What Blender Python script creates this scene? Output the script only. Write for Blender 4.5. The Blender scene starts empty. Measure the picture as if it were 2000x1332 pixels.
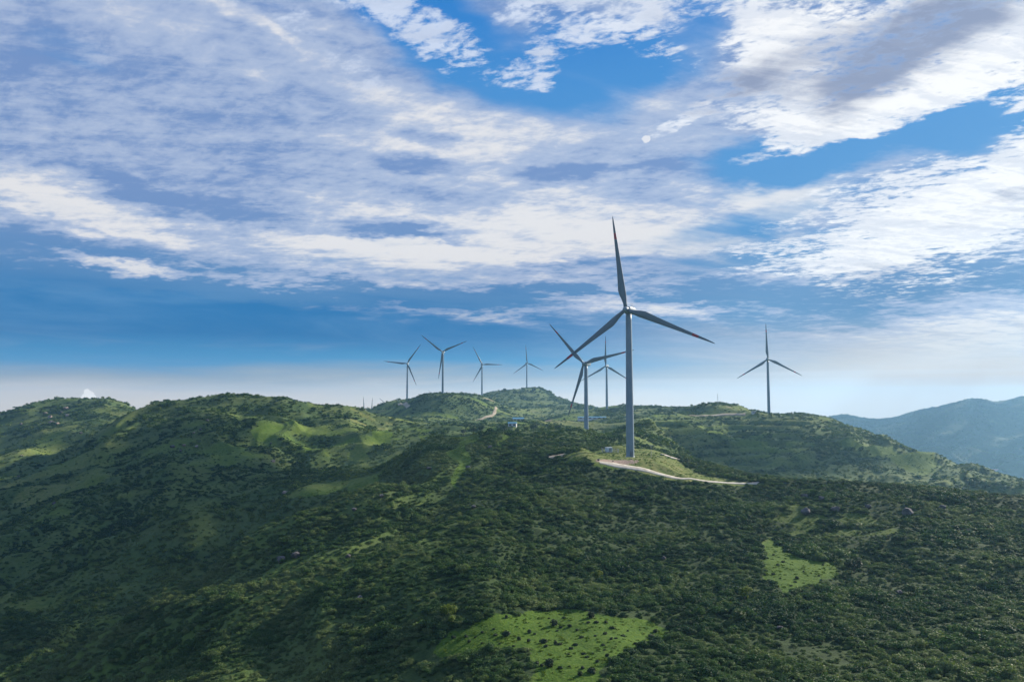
import bpy, bmesh, math, random
import numpy as np
from mathutils import Vector, Matrix

random.seed(7); rng = np.random.default_rng(11)
SC = bpy.context.scene
COL = SC.collection

# ------------------------------------------------------------------ camera, sky, sun, exposure
F = 1556.0                                    # focal length in pixels of a 2000 px wide frame
HZ = 790.0                                    # pixel row of the level line
PITCH = math.atan((HZ - 666) / F)
CP, SP = math.cos(PITCH), math.sin(PITCH)
cam_d = bpy.data.cameras.new("camera"); cam = bpy.data.objects.new("camera", cam_d); COL.objects.link(cam)
cam_d.sensor_width = 36; cam_d.lens = 36 * F / 2000; cam_d.clip_start = 1; cam_d.clip_end = 80000
cam.location = (0, 0, 0); cam.rotation_euler = (math.pi / 2 + PITCH, 0, 0)
SC.camera = cam
SC.render.resolution_x = 1024; SC.render.resolution_y = 681
SC.view_settings.view_transform = 'Standard'; SC.view_settings.look = 'None'
SC.view_settings.exposure = 0.85; SC.view_settings.gamma = 1.0; SC.view_settings.use_curve_mapping = False
SC.cycles.max_bounces = 6; SC.cycles.diffuse_bounces = 3; SC.cycles.volume_bounces = 1
SC.cycles.transparent_max_bounces = 8

SUN_AZ, SUN_EL = math.radians(52), math.radians(25)
sun_dir = Vector((math.sin(SUN_AZ) * math.cos(SUN_EL), math.cos(SUN_AZ) * math.cos(SUN_EL), math.sin(SUN_EL)))
sl = bpy.data.lights.new("sun", 'SUN'); sl.energy = 5.0; sl.angle = math.radians(0.6); sl.color = (1.0, 0.90, 0.72)
sun = bpy.data.objects.new("sun", sl); COL.objects.link(sun)
sun.rotation_euler = (-sun_dir).to_track_quat('-Z', 'Y').to_euler(); sun.location = (0, 0, 500)


def srgb(r, g, b):
    f = lambda c: (c / 255) / 12.92 if c / 255 <= 0.04045 else ((c / 255 + 0.055) / 1.055) ** 2.4
    return (f(r), f(g), f(b), 1.0)


def proj(x, y, z):
    """World point to photograph pixel."""
    d = y * CP + z * SP
    return 1000 + F * x / d, 666 - F * (-y * SP + z * CP) / d


def unproj(px, py, y):
    """The point seen at a pixel at distance y ahead."""
    u = (px - 1000) / F; v = -(py - 666) / F
    fy = CP - v * SP; fz = SP + v * CP
    return u / fy * y, y, fz / fy * y


class NT:
    """Small helper for building node trees."""
    def __init__(s, nt): s.nt = nt; s.L = nt.links
    def n(s, t, **k):
        x = s.nt.nodes.new(t)
        for a, b in k.items(): setattr(x, a, b)
        return x
    def put(s, sock, v):
        if isinstance(v, bpy.types.NodeSocket): s.L.new(v, sock)
        elif v is not None: sock.default_value = v
    def m(s, op, a, b=None, c=None, clamp=False):
        x = s.n('ShaderNodeMath', operation=op); x.use_clamp = clamp
        s.put(x.inputs[0], a); s.put(x.inputs[1], b); s.put(x.inputs[2], c); return x.outputs[0]
    def add(s, a, b): return s.m('ADD', a, b)
    def mul(s, a, b): return s.m('MULTIPLY', a, b)
    def sub(s, a, b): return s.m('SUBTRACT', a, b)
    def ss(s, v, lo, hi, a=0.0, b=1.0):
        x = s.n('ShaderNodeMapRange', interpolation_type='SMOOTHSTEP')
        s.put(x.inputs[0], v)
        for i, q in enumerate((lo, hi, a, b)): s.put(x.inputs[i + 1], q)
        return x.outputs[0]
    def mix(s, f, a, b):
        x = s.n('ShaderNodeMix', data_type='RGBA')
        s.put(x.inputs[0], f); s.put(x.inputs[6], a); s.put(x.inputs[7], b); return x.outputs[2]
    def mixm(s, f, a, b, mode):
        x = s.n('ShaderNodeMix', data_type='RGBA', blend_type=mode)
        s.put(x.inputs[0], f); s.put(x.inputs[6], a); s.put(x.inputs[7], b); return x.outputs[2]
    def noise(s, vec, scale, detail=6, rough=.55, dist=0.0, lac=2.0, out=0):
        x = s.n('ShaderNodeTexNoise'); s.put(x.inputs['Vector'], vec)
        x.inputs['Scale'].default_value = scale; x.inputs['Detail'].default_value = detail
        x.inputs['Roughness'].default_value = rough; x.inputs['Distortion'].default_value = dist
        x.inputs['Lacunarity'].default_value = lac
        return x.outputs[out]
    def comb(s, x_, y_, z_=0.0):
        x = s.n('ShaderNodeCombineXYZ'); s.put(x.inputs[0], x_); s.put(x.inputs[1], y_); s.put(x.inputs[2], z_); return x.outputs[0]
    def mapn(s, vec, loc=(0, 0, 0), rot=0.0, scale=(1, 1, 1), kind='POINT'):
        x = s.n('ShaderNodeMapping', vector_type=kind); s.put(x.inputs[0], vec)
        x.inputs['Location'].default_value = loc; x.inputs['Rotation'].default_value = (0, 0, rot); x.inputs['Scale'].default_value = scale
        return x.outputs[0]
    def vadd(s, a, b):
        x = s.n('ShaderNodeVectorMath', operation='ADD'); s.put(x.inputs[0], a); s.put(x.inputs[1], b); return x.outputs[0]
    def vscale(s, a, f):
        x = s.n('ShaderNodeVectorMath', operation='SCALE'); s.put(x.inputs[0], a); s.put(x.inputs['Scale'], f); return x.outputs[0]


#SKY_BEGIN
W = bpy.data.worlds.new("World"); SC.world = W; W.use_nodes = True
W.node_tree.nodes.clear(); S = NT(W.node_tree)


def ae(px, py):
    """Pixel to (azimuth, elevation) in units of 1/F radian, with the sign of py pointing up."""
    x, y, z = unproj(px, py, 1.0)
    return math.atan2(x, y) * F, math.atan2(z, math.hypot(x, y)) * F


geo = S.n('ShaderNodeTexCoord').outputs['Generated']
sep = S.n('ShaderNodeSeparateXYZ'); S.L.new(geo, sep.inputs[0])
dx, dy, dz = sep.outputs
AZ = S.mul(S.m('ARCTAN2', dx, dy), F)
EL = S.mul(S.m('ARCSINE', dz), F)
pos = S.comb(AZ, EL)
zc = S.add(S.m('MAXIMUM', dz, 0.0), 0.11)
plane = S.comb(S.m('DIVIDE', dx, zc), S.m('DIVIDE', dy, zc))       # a flat cloud deck seen in perspective
w1 = S.vadd(S.noise(plane, 1.6, 5, .6, out=1), (-.5, -.5, -.5))
w2 = S.vadd(S.noise(plane, 6.0, 5, .6, out=1), (-.5, -.5, -.5))
squash = S.n('ShaderNodeVectorMath', operation='MULTIPLY'); S.L.new(w1, squash.inputs[0]); squash.inputs[1].default_value = (1, .55, 0)
warped = S.vadd(S.vadd(pos, S.vscale(squash.outputs[0], 190.0)), S.vscale(w2, 60.0))


def field(strokes, base, src=None):
    """Sum of soft elliptical strokes (px, py, half length, half height, tilt in degrees, amount)."""
    acc = base
    for px, py, sx, sy, rot, amp in strokes:
        a, e = ae(px, py)
        v = S.mapn(src or warped, (a, e, 0), math.radians(rot), (sx, sy, 1e6), 'TEXTURE')
        g = S.n('ShaderNodeTexGradient', gradient_type='SPHERICAL'); S.L.new(v, g.inputs[0])
        f = S.ss(g.outputs[1], 0, .75)
        acc = S.m('MULTIPLY_ADD', f, amp, acc)
    return acc


# cloud textures on the deck: soft sheets, wispy streaks, small cells
n_sheet = S.noise(S.mapn(plane, (3, 1, 0), math.radians(22), (2.6, 1, 1), 'TEXTURE'), 3.4, 8, .62, .35)
n_wisp = S.noise(S.mapn(plane, (7, 2, 0), math.radians(12), (3.4, 1, 1), 'TEXTURE'), 10.0, 8, .66, .5)
n_cell = S.noise(S.mapn(plane, (1, 5, 0), math.radians(-35), (1.7, 1, 1), 'TEXTURE'), 12.0, 8, .66, .35)
n_puff = S.noise(S.mapn(plane, (9, 9, 0), math.radians(-20), (1.4, 1, 1), 'TEXTURE'), 34.0, 4, .6, .2)
n_band = S.noise(S.mapn(pos, (11, 3, 0), 0, (.0016, .0125, 1)), 1.0, 7, .6, .4)

# clear-sky colour by elevation, and by azimuth
ramp = S.n('ShaderNodeValToRGB'); S.L.new(S.m('DIVIDE', S.add(EL, S.mul(S.sub(n_band, .5), 60.0)), 800.0), ramp.inputs[0])
cr = ramp.color_ramp; cr.elements[0].position = 0; cr.elements[1].position = 1
stops = [(-0.03, srgb(248, 228, 202)), (.026, srgb(234, 220, 204)), (.066, srgb(156, 168, 180)), (.10, srgb(58, 140, 192)), (.16, srgb(0, 106, 168)),
         (.26, srgb(0, 108, 172)), (.42, srgb(80, 144, 200)), (.75, srgb(66, 138, 204)), (.95, srgb(24, 116, 198))]
cr.elements[0].position = 0.0; cr.elements[0].color = stops[0][1]
cr.elements[1].position = 1.0; cr.elements[1].color = stops[-1][1]
for p, c in stops[1:-1]:
    e = cr.elements.new(p); e.color = c
right = S.ss(AZ, ae(1000, 600)[0], ae(1850, 600)[0])
low = S.ss(EL, 60, 330, 1, 0)
clear = S.mix(S.mul(S.mul(right, .86), low), ramp.outputs[0], srgb(218, 200, 184))
sky = S.n('ShaderNodeTexSky', sky_type='NISHITA'); sky.sun_disc = False
sky.sun_elevation = SUN_EL; sky.sun_rotation = SUN_AZ; sky.altitude = 600; sky.air_density = 1.2; sky.dust_density = .6; sky.ozone_density = 2.0
streak = S.mul(S.ss(n_band, .42, .72), S.ss(EL, 40, 90))
clear = S.mix(S.mul(S.mul(streak, S.ss(EL, 420, 200)), .42), clear, srgb(112, 158, 200))
clear = S.mix(S.mul(S.ss(S.noise(S.mapn(pos, (3, 9, 0), 0, (.0022, .02, 1)), 1.0, 6, .6, .5), .5, .8), S.mul(S.ss(EL, 140, 60), .5)), clear, srgb(224, 208, 202))
clear10 = S.mixm(1.0, clear, (10, 10, 10, 1), 'MULTIPLY')
base_sky = S.mixm(.035, clear10, sky.outputs[0], 'ADD')

# where the cloud sheets stand
sheet_cov = field([
    (820, 45, 300, 90, -22, -.70), (1130, 140, 260, 120, 0, -.62), (700, -60, 500, 80, 0, -.3), (1330, 70, 160, 160, 50, -.35),
    (0, 655, 800, 80, 0, -.9), (500, 650, 600, 75, 0, -.55), (900, 655, 500, 50, 0, -.40), (1300, 660, 300, 45, 0, -.25), (200, 600, 420, 40, 0, -.4),
    (1680, 270, 420, 75, 6, -.65), (1930, 240, 200, 60, 20, -.3), (1440, 440, 260, 50, 10, -.42), (1560, 490, 260, 45, 6, -.40), (1420, 510, 200, 40, 0, -.25),
    (1500, 300, 260, 60, 0, -.25), (150, 90, 130, 50, 0, -.22), (330, 250, 260, 60, -10, -.12),
    (400, 560, 500, 60, 0, .1), (1700, 590, 500, 90, 0, .25), (1100, 420, 400, 200, 0, .2), (600, 150, 500, 200, -20, .15), (1480, 150, 300, 130, 20, .45), (1800, 90, 420, 150, 15, .4), (250, 250, 700, 300, 0, .28), (900, 380, 600, 150, 0, .2)], .78)
sheet = S.mul(S.ss(S.add(sheet_cov, S.mul(S.sub(n_sheet, .5), 1.15)), .22, .92), S.ss(S.add(EL, S.mul(AZ, .06)), 95, 215))
sheet_light = field([
    (1080, 470, 760, 75, -3, .50), (700, 490, 420, 60, -6, .42), (190, 425, 260, 42, -10, .52), (215, 522, 150, 16, -8, .6), (60, 355, 200, 50, -8, .42),
    (820, 260, 360, 120, -22, .42), (680, 370, 190, 80, -10, .25), (470, 12, 130, 26, -14, .35), (565, 60, 70, 16, -30, .2), (1560, 370, 140, 70, 0, .6), (1280, 400, 420, 90, 0, .36),
    (1100, 250, 300, 80, 0, .25), (1980, 640, 380, 80, 0, .45), (1250, 600, 330, 20, -4, .5), (1150, 560, 260, 14, -4, .3), (900, 560, 260, 20, -3, .22),
    (420, 110, 260, 60, -20, .12), (300, 240, 320, 60, 0, -.12), (400, 395, 380, 34, -8, -.35), (745, 448, 150, 34, -4, -.75), (860, 458, 110, 20, 0, -.4), (60, 130, 260, 70, 0, -.15), (1000, 580, 800, 34, 0, -.45), (420, 548, 240, 12, -4, .35), (900, 612, 260, 9, -2, .3), (640, 570, 180, 12, -4, .3), (1600, 610, 560, 50, 0, -.28),
    (1340, 350, 200, 45, 5, -.28), (820, 328, 140, 26, -6, -.5), (1095, 355, 130, 30, 8, -.5), (1240, 340, 90, 20, 10, -.35), (850, 275, 150, 22, -5, -.4), (1850, 545, 300, 36, 0, -.30), (150, 560, 700, 60, 0, -.40), (1150, 520, 250, 16, 0, -.35), (20, 470, 300, 50, 0, -.25), (640, 170, 160, 60, -20, -.2)], .30)
bright = S.add(sheet_light, S.add(S.mul(S.sub(n_sheet, .5), 1.0), S.add(S.mul(S.sub(n_wisp, .5), .8), S.add(S.mul(S.sub(n_cell, .5), .95), S.mul(S.sub(n_puff, .5), .4)))))
sheet_blue = S.mix(S.ss(EL, 90, 420), srgb(72, 132, 180), srgb(118, 146, 194))
c_sheet = S.mix(S.ss(bright, .0, .48), sheet_blue, srgb(172, 187, 215))
c_sheet = S.mix(S.ss(bright, .42, .92), c_sheet, srgb(234, 232, 232))

# high white cells on the right, and thin ones along the top
cell_cov = field([
    (1720, 110, 420, 260, 20, .50), (1650, 215, 300, 80, 12, .30), (1980, 120, 200, 160, 40, .4), (2020, 330, 420, 130, 22, .62), (1780, 430, 380, 90, 14, .42), (1950, 480, 300, 60, 10, .25),
    (1450, 90, 130, 200, 60, .26), (1150, 30, 300, 60, 0, .30), (1330, 0, 260, 60, 0, .22), (880, 90, 300, 50, -18, .34), (740, 25, 220, 45, -10, .30), (980, 20, 200, 40, 0, .2),
    (1500, 20, 190, 110, 60, .28), (500, 12, 120, 26, -14, .2), (600, 40, 70, 26, -20, .2), (1055, 125, 90, 55, 0, .36), (1190, 75, 160, 50, 0, .24), (700, 120, 120, 40, -20, .2), (1290, 130, 90, 60, 40, .22), (1330, 235, 110, 26, 25, .40), (1262, 272, 5, 5, 0, .1),
    (1600, 400, 300, 40, 6, .22), (1480, 485, 190, 22, 5, .30), (1350, 470, 260, 22, 4, .15), (1600, 250, 170, 36, -5, .32), (1560, 520, 300, 30, 4, .2),
    (1720, 292, 400, 44, 4, -.55), (1500, 270, 160, 40, 0, -.35), (1440, 430, 180, 28, 10, -.30), (1860, 250, 160, 26, 24, -.45),
    (1200, 160, 160, 70, 0, -.25), (1380, 60, 60, 120, 40, -.2), (900, 10, 200, 30, 0, -.15), (1800, 575, 300, 40, 0, .14)], -.02)
cell_n = S.add(S.mul(S.sub(n_cell, .5), 2.0), S.mul(S.sub(n_puff, .5), 1.5))
cell_gate = S.ss(cell_cov, .06, .22)
cell = S.mul(S.ss(S.add(cell_cov, cell_n), .10, .66), cell_gate)
spots = S.ss(S.add(field([(1262, 272, 13, 12, 0, .85), (170, 765, 7, 8, 0, .9), (176, 770, 9, 8, 0, .9), (166, 774, 8, 8, 0, .9), (181, 777, 9, 8, 0, .9), (161, 781, 8, 8, 0, .8), (172, 779, 12, 9, 0, .8)], 0.0, pos), S.mul(S.sub(S.noise(S.vscale(pos, .16), 1.0, 4, .6), .5), 1.1)), .30, .55)
cell_dark = field([(1790, 75, 250, 90, 18, .75), (1730, 105, 170, 45, 22, .35), (1620, 110, 280, 90, 20, .40), (1480, 130, 220, 60, 10, .40), (1380, 180, 170, 60, 10, .45),
                   (1700, 180, 160, 50, 30, .40), (1470, 350, 170, 36, 0, .6), (1940, 375, 80, 14, 0, .5), (1900, 0, 200, 60, 20, .45),
                   (1880, 420, 200, 30, 5, .30), (1700, 530, 400, 25, 3, .40)], -.06)
dk = S.ss(S.add(cell_dark, S.add(S.mul(S.sub(n_wisp, .5), 1.0), S.add(S.mul(S.sub(n_cell, .5), 1.0), S.mul(S.sub(n_sheet, .5), .8)))), .0, 1.15)
glow = S.ss(S.add(AZ, S.mul(EL, .15)), ae(1000, 300)[0], ae(1800, 300)[0])
c_cell = S.mix(glow, srgb(204, 216, 238), srgb(252, 251, 250))
c_cell = S.mix(S.ss(S.add(n_wisp, S.mul(n_puff, .4)), .62, .78, 0, .38), c_cell, srgb(186, 198, 222))
c_cell = S.mix(S.mul(dk, .88), c_cell, srgb(120, 134, 168))
moon_col = S.mix(S.ss(EL, 100, 200), (13.5, 12.2, 10.6, 1), (7.4, 7.6, 8.2, 1))
# low thin bars near the level line
bars = S.ss(S.add(field([(1500, 745, 900, 12, 0, .5), (1250, 705, 900, 60, 0, .12), (1900, 700, 500, 60, 0, .25), (1700, 728, 400, 8, 0, .45), (1900, 640, 300, 40, 0, .2)], -.1, pos), S.mul(S.sub(n_band, .5), .9)), .1, .7)
low_gate = S.ss(EL, 330, 180)
c = S.mix(S.mul(sheet, .93), base_sky, S.mixm(1.0, c_sheet, (10, 10, 10, 1), 'MULTIPLY'))
c = S.mix(S.mul(S.mul(bars, low_gate), .42), c, (7.1, 7.0, 7.2, 1))
c = S.mix(S.mul(cell, .96), c, S.mixm(1.0, c_cell, (10, 10, 10, 1), 'MULTIPLY'))
c = S.mix(spots, c, moon_col)
bg = S.n('ShaderNodeBackground'); S.L.new(c, bg.inputs[0]); bg.inputs[1].default_value = 0.057
wo = S.n('ShaderNodeOutputWorld'); S.L.new(bg.outputs[0], wo.inputs[0])
W.cycles.sampling_method = 'MANUAL'; W.cycles.sample_map_resolution = 512
#SKY_END

# ------------------------------------------------------------------ terrain
COLUMNS = {
 -700: [(1332,300),(1150,480),(980,760),(880,1100),(830,1500),(850,2000),(960,3600)],
 -250: [(1332,290),(1200,410),(1050,600),(940,850),(870,1150),(835,1400),(860,1800),(900,3000)],
    0: [(1332,320),(1200,430),(1050,610),(960,820),(900,1060),(845,1260),(816,1400),(840,1700),(900,2600)],
   60: [(1332,282),(1310,310),(1250,365),(1120,490),(1010,650),(935,850),(890,1010),(885,1080),(840,1230),(801,1390),(830,1700)],
  100: [(1332,275),(1298,300),(1300,325),(1235,385),(1100,500),(985,690),(905,930),(902,1020),(860,1150),(812,1320),(795,1400),(835,1700)],
  150: [(1332,265),(1270,292),(1365,325),(1245,405),(1080,510),(960,730),(882,950),(880,1030),(850,1160),(805,1330),(788,1410),(830,1720)],
  200: [(1332,255),(1240,295),(1350,330),(1215,420),(1060,520),(940,750),(852,965),(862,1060),(835,1200),(800,1350),(789,1420),(830,1720)],
  250: [(1332,245),(1210,298),(1325,335),(1185,435),(1050,520),(930,740),(823,985),(842,1080),(825,1250),(797,1420),(835,1700)],
  300: [(1332,235),(1250,275),(1172,312),(1290,350),(1150,455),(1050,505),(950,660),(880,810),(830,930),(801,1010),(815,1110),(820,1300),(835,1500),(850,1800)],
  345: [(1332,228),(1230,272),(1146,320),(1270,360),(1120,470),(1030,510),(940,660),(880,790),(830,910),(797,1000),(815,1130),(835,1500)],
  450: [(1332,205),(1200,260),(1130,310),(1082,348),(1195,400),(1050,510),(960,620),(880,780),(830,890),(788,985),(805,1120),(830,1400),(850,1800)],
  530: [(1332,197),(1200,248),(1110,310),(1046,360),(1150,412),(1010,520),(965,560),(945,640),(880,780),(828,900),(793,990),(810,1130),(835,1400)],
  600: [(1332,190),(1200,235),(1100,295),(1010,355),(1100,412),(980,500),(950,550),(939,605),(958,665),(925,735),(870,830),(830,920),(800,1005),(818,1150),(840,1400)],
  670: [(1332,182),(1200,225),(1100,280),(1030,330),(972,375),(1040,425),(945,520),(931,595),(952,665),(905,745),(860,840),(828,930),(806,1020),(822,1150),(838,1400),(845,2000),(846,2800)],
  740: [(1332,175),(1200,215),(1100,265),(1020,325),(942,385),(990,450),(926,560),(948,650),(898,740),(862,840),(838,960),(822,1080),(832,1250),(815,1480),(797,1700),(815,1850),(846,2700)],
  795: [(1332,170),(1200,207),(1100,257),(1010,328),(950,395),(915,460),(896,540),(922,630),(880,770),(852,900),(838,1050),(830,1250),(806,1450),(782,1664),(800,1850),(835,2700)],
  865: [(1332,163),(1200,198),(1100,248),(1000,322),(935,390),(895,455),(862,535),(898,620),(866,780),(850,920),(840,1080),(832,1230),(800,1380),(771,1444),(790,1700),(805,2200),(805,4200)],
  900: [(1332,160),(1200,195),(1100,243),(1000,318),(930,390),(893,450),(864,530),(894,620),(866,780),(848,920),(840,1080),(832,1230),(800,1420),(773,1520),(795,1750)],
  960: [(1332,155),(1200,190),(1100,238),(1000,310),(930,380),(888,440),(870,490),(861,535),(890,620),(865,760),(846,950),(838,1150),(828,1330),(797,1700),(770,1980),(800,2400)],
 1050: [(1332,150),(1230,183),(1190,205),(1100,248),(1000,308),(940,365),(905,405),(880,440),(868,485),(858,530),(884,620),(858,780),(845,950),(836,1150),(815,1500),(785,1900),(760,2150),(790,2500)],
 1140: [(1332,148),(1230,182),(1180,208),(1100,250),(1000,312),(930,362),(895,386),(893,402),(886,440),(874,470),(852,535),(884,620),(878,712),(852,850),(838,1000),(824,1200),(810,1400),(800,1700),(798,2000),(820,2400)],
 1200: [(1332,147),(1230,182),(1180,210),(1100,252),(1000,316),(935,362),(912,382),(903,394),(893,413),(887,440),(879,470),(855,540),(882,640),(868,750),(852,850),(838,1000),(820,1180),(806,1300),(803,1360),(820,1600)],
 1260: [(1332,146),(1180,211),(1100,253),(1000,318),(940,360),(918,380),(905,395),(893,413),(884,445),(872,500),(850,590),(845,640),(872,740),(856,850),(834,980),(818,1100),(804,1230),(820,1500)],
 1300: [(1332,146),(1200,202),(1100,252),(1000,320),(945,362),(925,380),(908,405),(893,440),(883,480),(873,560),(893,680),(872,810),(842,960),(815,1100),(804,1200),(820,1500)],
 1350: [(1332,145),(1200,200),(1100,250),(1000,318),(955,355),(936,380),(918,410),(903,445),(897,480),(925,600),(890,760),(845,950),(815,1090),(802,1170),(818,1400)],
 1400: [(1332,145),(1200,200),(1100,248),(1000,315),(960,350),(941,378),(930,405),(919,435),(950,520),(940,680),(900,800),(855,950),(818,1070),(796,1135),(812,1300),(850,1800)],
 1500: [(1332,144),(1200,195),(1100,245),(1030,298),(975,340),(946,374),(975,440),(985,600),(935,740),(885,860),(840,990),(811,1100),(816,1180),(850,1600),(900,3000),(852,4300)],
 1600: [(1332,143),(1200,190),(1100,243),(1020,295),(975,330),(957,357),(988,420),(995,560),(945,700),(885,850),(838,980),(815,1060),(840,1200),(900,2000),(865,3000),(814,4400),(850,6000)],
 1650: [(1332,143),(1200,189),(1100,242),(1020,292),(975,325),(960,350),(990,410),(998,550),(950,690),(890,830),(850,940),(832,1005),(855,1150),(915,2000),(875,3000),(804,4400),(840,6000)],
 1700: [(1332,142),(1200,188),(1100,240),(1020,287),(980,317),(962,342),(995,400),(1000,540),(955,680),(905,800),(872,890),(852,955),(880,1130),(930,2000),(890,2900),(838,3800),(813,4400),(840,6000)],
 1780: [(1332,141),(1200,187),(1100,237),(1020,282),(985,310),(966,335),(998,390),(1002,530),(960,660),(920,770),(892,890),(925,1060),(945,2000),(910,2800),(852,3600),(806,4400),(840,6000)],
 1850: [(1332,140),(1200,185),(1100,235),(1030,275),(992,303),(972,328),(1003,380),(1004,520),(970,640),(942,760),(924,850),(958,1000),(952,2000),(922,2750),(880,3300),(830,3900),(783,4500),(840,6000)],
 1905: [(1332,139),(1200,183),(1100,232),(1035,270),(997,300),(977,322),(1006,375),(1004,510),(978,620),(958,720),(945,790),(975,950),(955,1900),(922,2750),(890,3200),(830,3800),(771,4500),(840,6000)],
 1945: [(1332,139),(1200,182),(1100,231),(1035,268),(1000,297),(980,318),(1008,372),(1004,500),(982,610),(970,690),(957,760),(990,930),(958,1900),(926,2750),(890,3200),(830,3800),(779,4500),(840,6000)],
 1990: [(1332,138),(1200,181),(1100,229),(1040,265),(1003,293),(984,315),(1010,370),(1004,490),(990,600),(978,670),(972,740),(1000,900),(960,1900),(930,2700),(890,3150),(830,3700),(768,4500),(840,6000)],
 2100: [(1332,137),(1200,180),(1090,235),(1030,268),(1000,290),(990,310),(1015,360),(1020,520),(1010,650),(1010,900),(960,1900),(910,2700),(850,3300),(760,4500),(840,6000)],
 2350: [(1332,136),(1200,178),(1080,235),(1010,280),(1000,305),(1022,360),(1040,600),(1020,1100),(930,2300),(850,3300),(745,4500),(840,6000)],
}


EXTRA = [(1550, 834, 4350), (1550, 900, 3000), (1880, 776, 4500), (1800, 794, 4450), (1905, 770, 4500), (1960, 779, 4500), (2000, 764, 4500), (2030, 760, 4500), (830, 777, 1560), (845, 774, 1500), (885, 772, 1480), (925, 775, 1560), (940, 777, 1620), (1000, 766, 2080), (1020, 764, 2130), (1043, 756, 2140), (1062, 766, 2150), (1085, 780, 2150), (1110, 790, 2120), (765, 790, 1680)]


def build_controls():
    P = []
    for px, col in COLUMNS.items():
        for py, y in col: P.append(unproj(px, py, y))
        P.append(unproj(px, 2150, 62)); P.append(unproj(px, 1650, 95))
        for y in (10000, 28000):
            x = (px - 1000) / F * y; P.append((x, y, -540.0 if y > 11000 else -460.0))
    for e in EXTRA: P.append(unproj(*e))
    pts = [(math.atan2(x, y), math.log(math.hypot(x, y)), z / math.hypot(x, y)) for x, y, z in P]
    for A in (-2.6, -2.0, -1.5, -1.1, 1.15, 1.5, 2.0, 2.6):            # the land out of the picture falls away around the ridge
        for r, z in ((60, -56), (150, -62), (300, -85), (700, -110), (1500, -60), (3000, -150), (9000, -460), (28000, -540)):
            pts.append((A, math.log(r), z / r))
    return np.array(pts)


CT = build_controls(); WR = 0.42; CC = 0.022


def _ker(A, lr, C): return np.sqrt((A[:, None] - C[None, :, 0]) ** 2 + (WR * (lr[:, None] - C[None, :, 1])) ** 2 + CC * CC)


_n = len(CT)
_K = np.zeros((_n + 3, _n + 3)); _K[:_n, :_n] = _ker(CT[:, 0], CT[:, 1], CT) - 1e-4 * np.eye(_n)
_Pm = np.stack([np.ones(_n), CT[:, 0], CT[:, 1]], 1); _K[:_n, _n:] = _Pm; _K[_n:, :_n] = _Pm.T
_wt = np.linalg.solve(_K, np.concatenate([CT[:, 2], np.zeros(3)]))


def base_height(x, y):
    out = np.empty(len(x))
    for i in range(0, len(x), 20000):
        xs, ys = x[i:i + 20000], y[i:i + 20000]
        A = np.arctan2(xs, ys); r = np.maximum(np.hypot(xs, ys), 40.0); lr = np.log(r)
        out[i:i + 20000] = (_ker(A, lr, CT) @ _wt[:_n] + _wt[_n] + _wt[_n + 1] * A + _wt[_n + 2] * lr) * r
    return out


_perm = rng.integers(0, 2 ** 31, 65536)


def gnoise(x, y, seed=0):
    """Gradient noise in numpy, about -1..1."""
    xi = np.floor(x).astype(np.int64); yi = np.floor(y).astype(np.int64); fx = x - xi; fy = y - yi
    def g(ix, iy, dx_, dy_):
        h = _perm[(ix * 73856093 ^ iy * 19349663 ^ seed * 83492791) & 65535]
        a = (h & 1023) * (2 * math.pi / 1024)
        return np.cos(a) * dx_ + np.sin(a) * dy_
    ux = fx * fx * fx * (fx * (fx * 6 - 15) + 10); uy = fy * fy * fy * (fy * (fy * 6 - 15) + 10)
    a = g(xi, yi, fx, fy); b = g(xi + 1, yi, fx - 1, fy); c_ = g(xi, yi + 1, fx, fy - 1); d = g(xi + 1, yi + 1, fx - 1, fy - 1)
    return 1.5 * ((a * (1 - ux) + b * ux) * (1 - uy) + (c_ * (1 - ux) + d * ux) * uy)


def fbm(x, y, lam, octs=4, seed=0, ridge=False):
    s = 0; amp = 1; tot = 0
    for o in range(octs):
        n = gnoise(x / lam + 17.3 * o, y / lam - 9.1 * o, seed + o)
        if ridge: n = 1 - 2 * np.abs(n)
        s = s + amp * n; tot += amp; lam *= .5; amp *= .5
    return s / tot


FLATS = []       # (x, y, z, inner radius, outer radius)


# ribs and gullies running down the slopes: direction, width, length, from x to x, near and far limit, depth, seed
RIBS = ((15.5, 46, 230, 15, -45, 170, 600, 4.2, 201), (15.5, 21, 110, 15, -45, 150, 560, 1.5, 211), (-28, 95, 420, -90, -190, 420, 1150, 5.5, 221), (-28, 36, 170, -90, -190, 420, 1100, 2.2, 231),
        (38, 62, 380, 150, 260, 600, 1150, 9, 241), (28, 420, 1700, 700, 1100, 2300, 4500, 95, 251), (20, 150, 650, 700, 1100, 2300, 4500, 16, 261))


def ribs(x, y, wx, wy, r, which=range(7)):
    for i in which:
        ang, la, lb, x0, x1, r0_, r1_, h_, sd = RIBS[i]
        ca, sa = math.cos(math.radians(ang)), math.sin(math.radians(ang)); u = wx * ca - wy * sa; v = wx * sa + wy * ca
        k = np.clip((x - x0) / (x1 - x0), 0, 1) * np.clip((r - r0_) / (.35 * r0_), 0, 1) * np.clip((r1_ - r) / (.25 * r1_), 0, 1)
        yield k, h_, 1 - 2 * np.abs(gnoise(u / la, v / lb, sd) + .25 * gnoise(u / la * 2.3, v / lb * 2.3, sd + 1))


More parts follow.
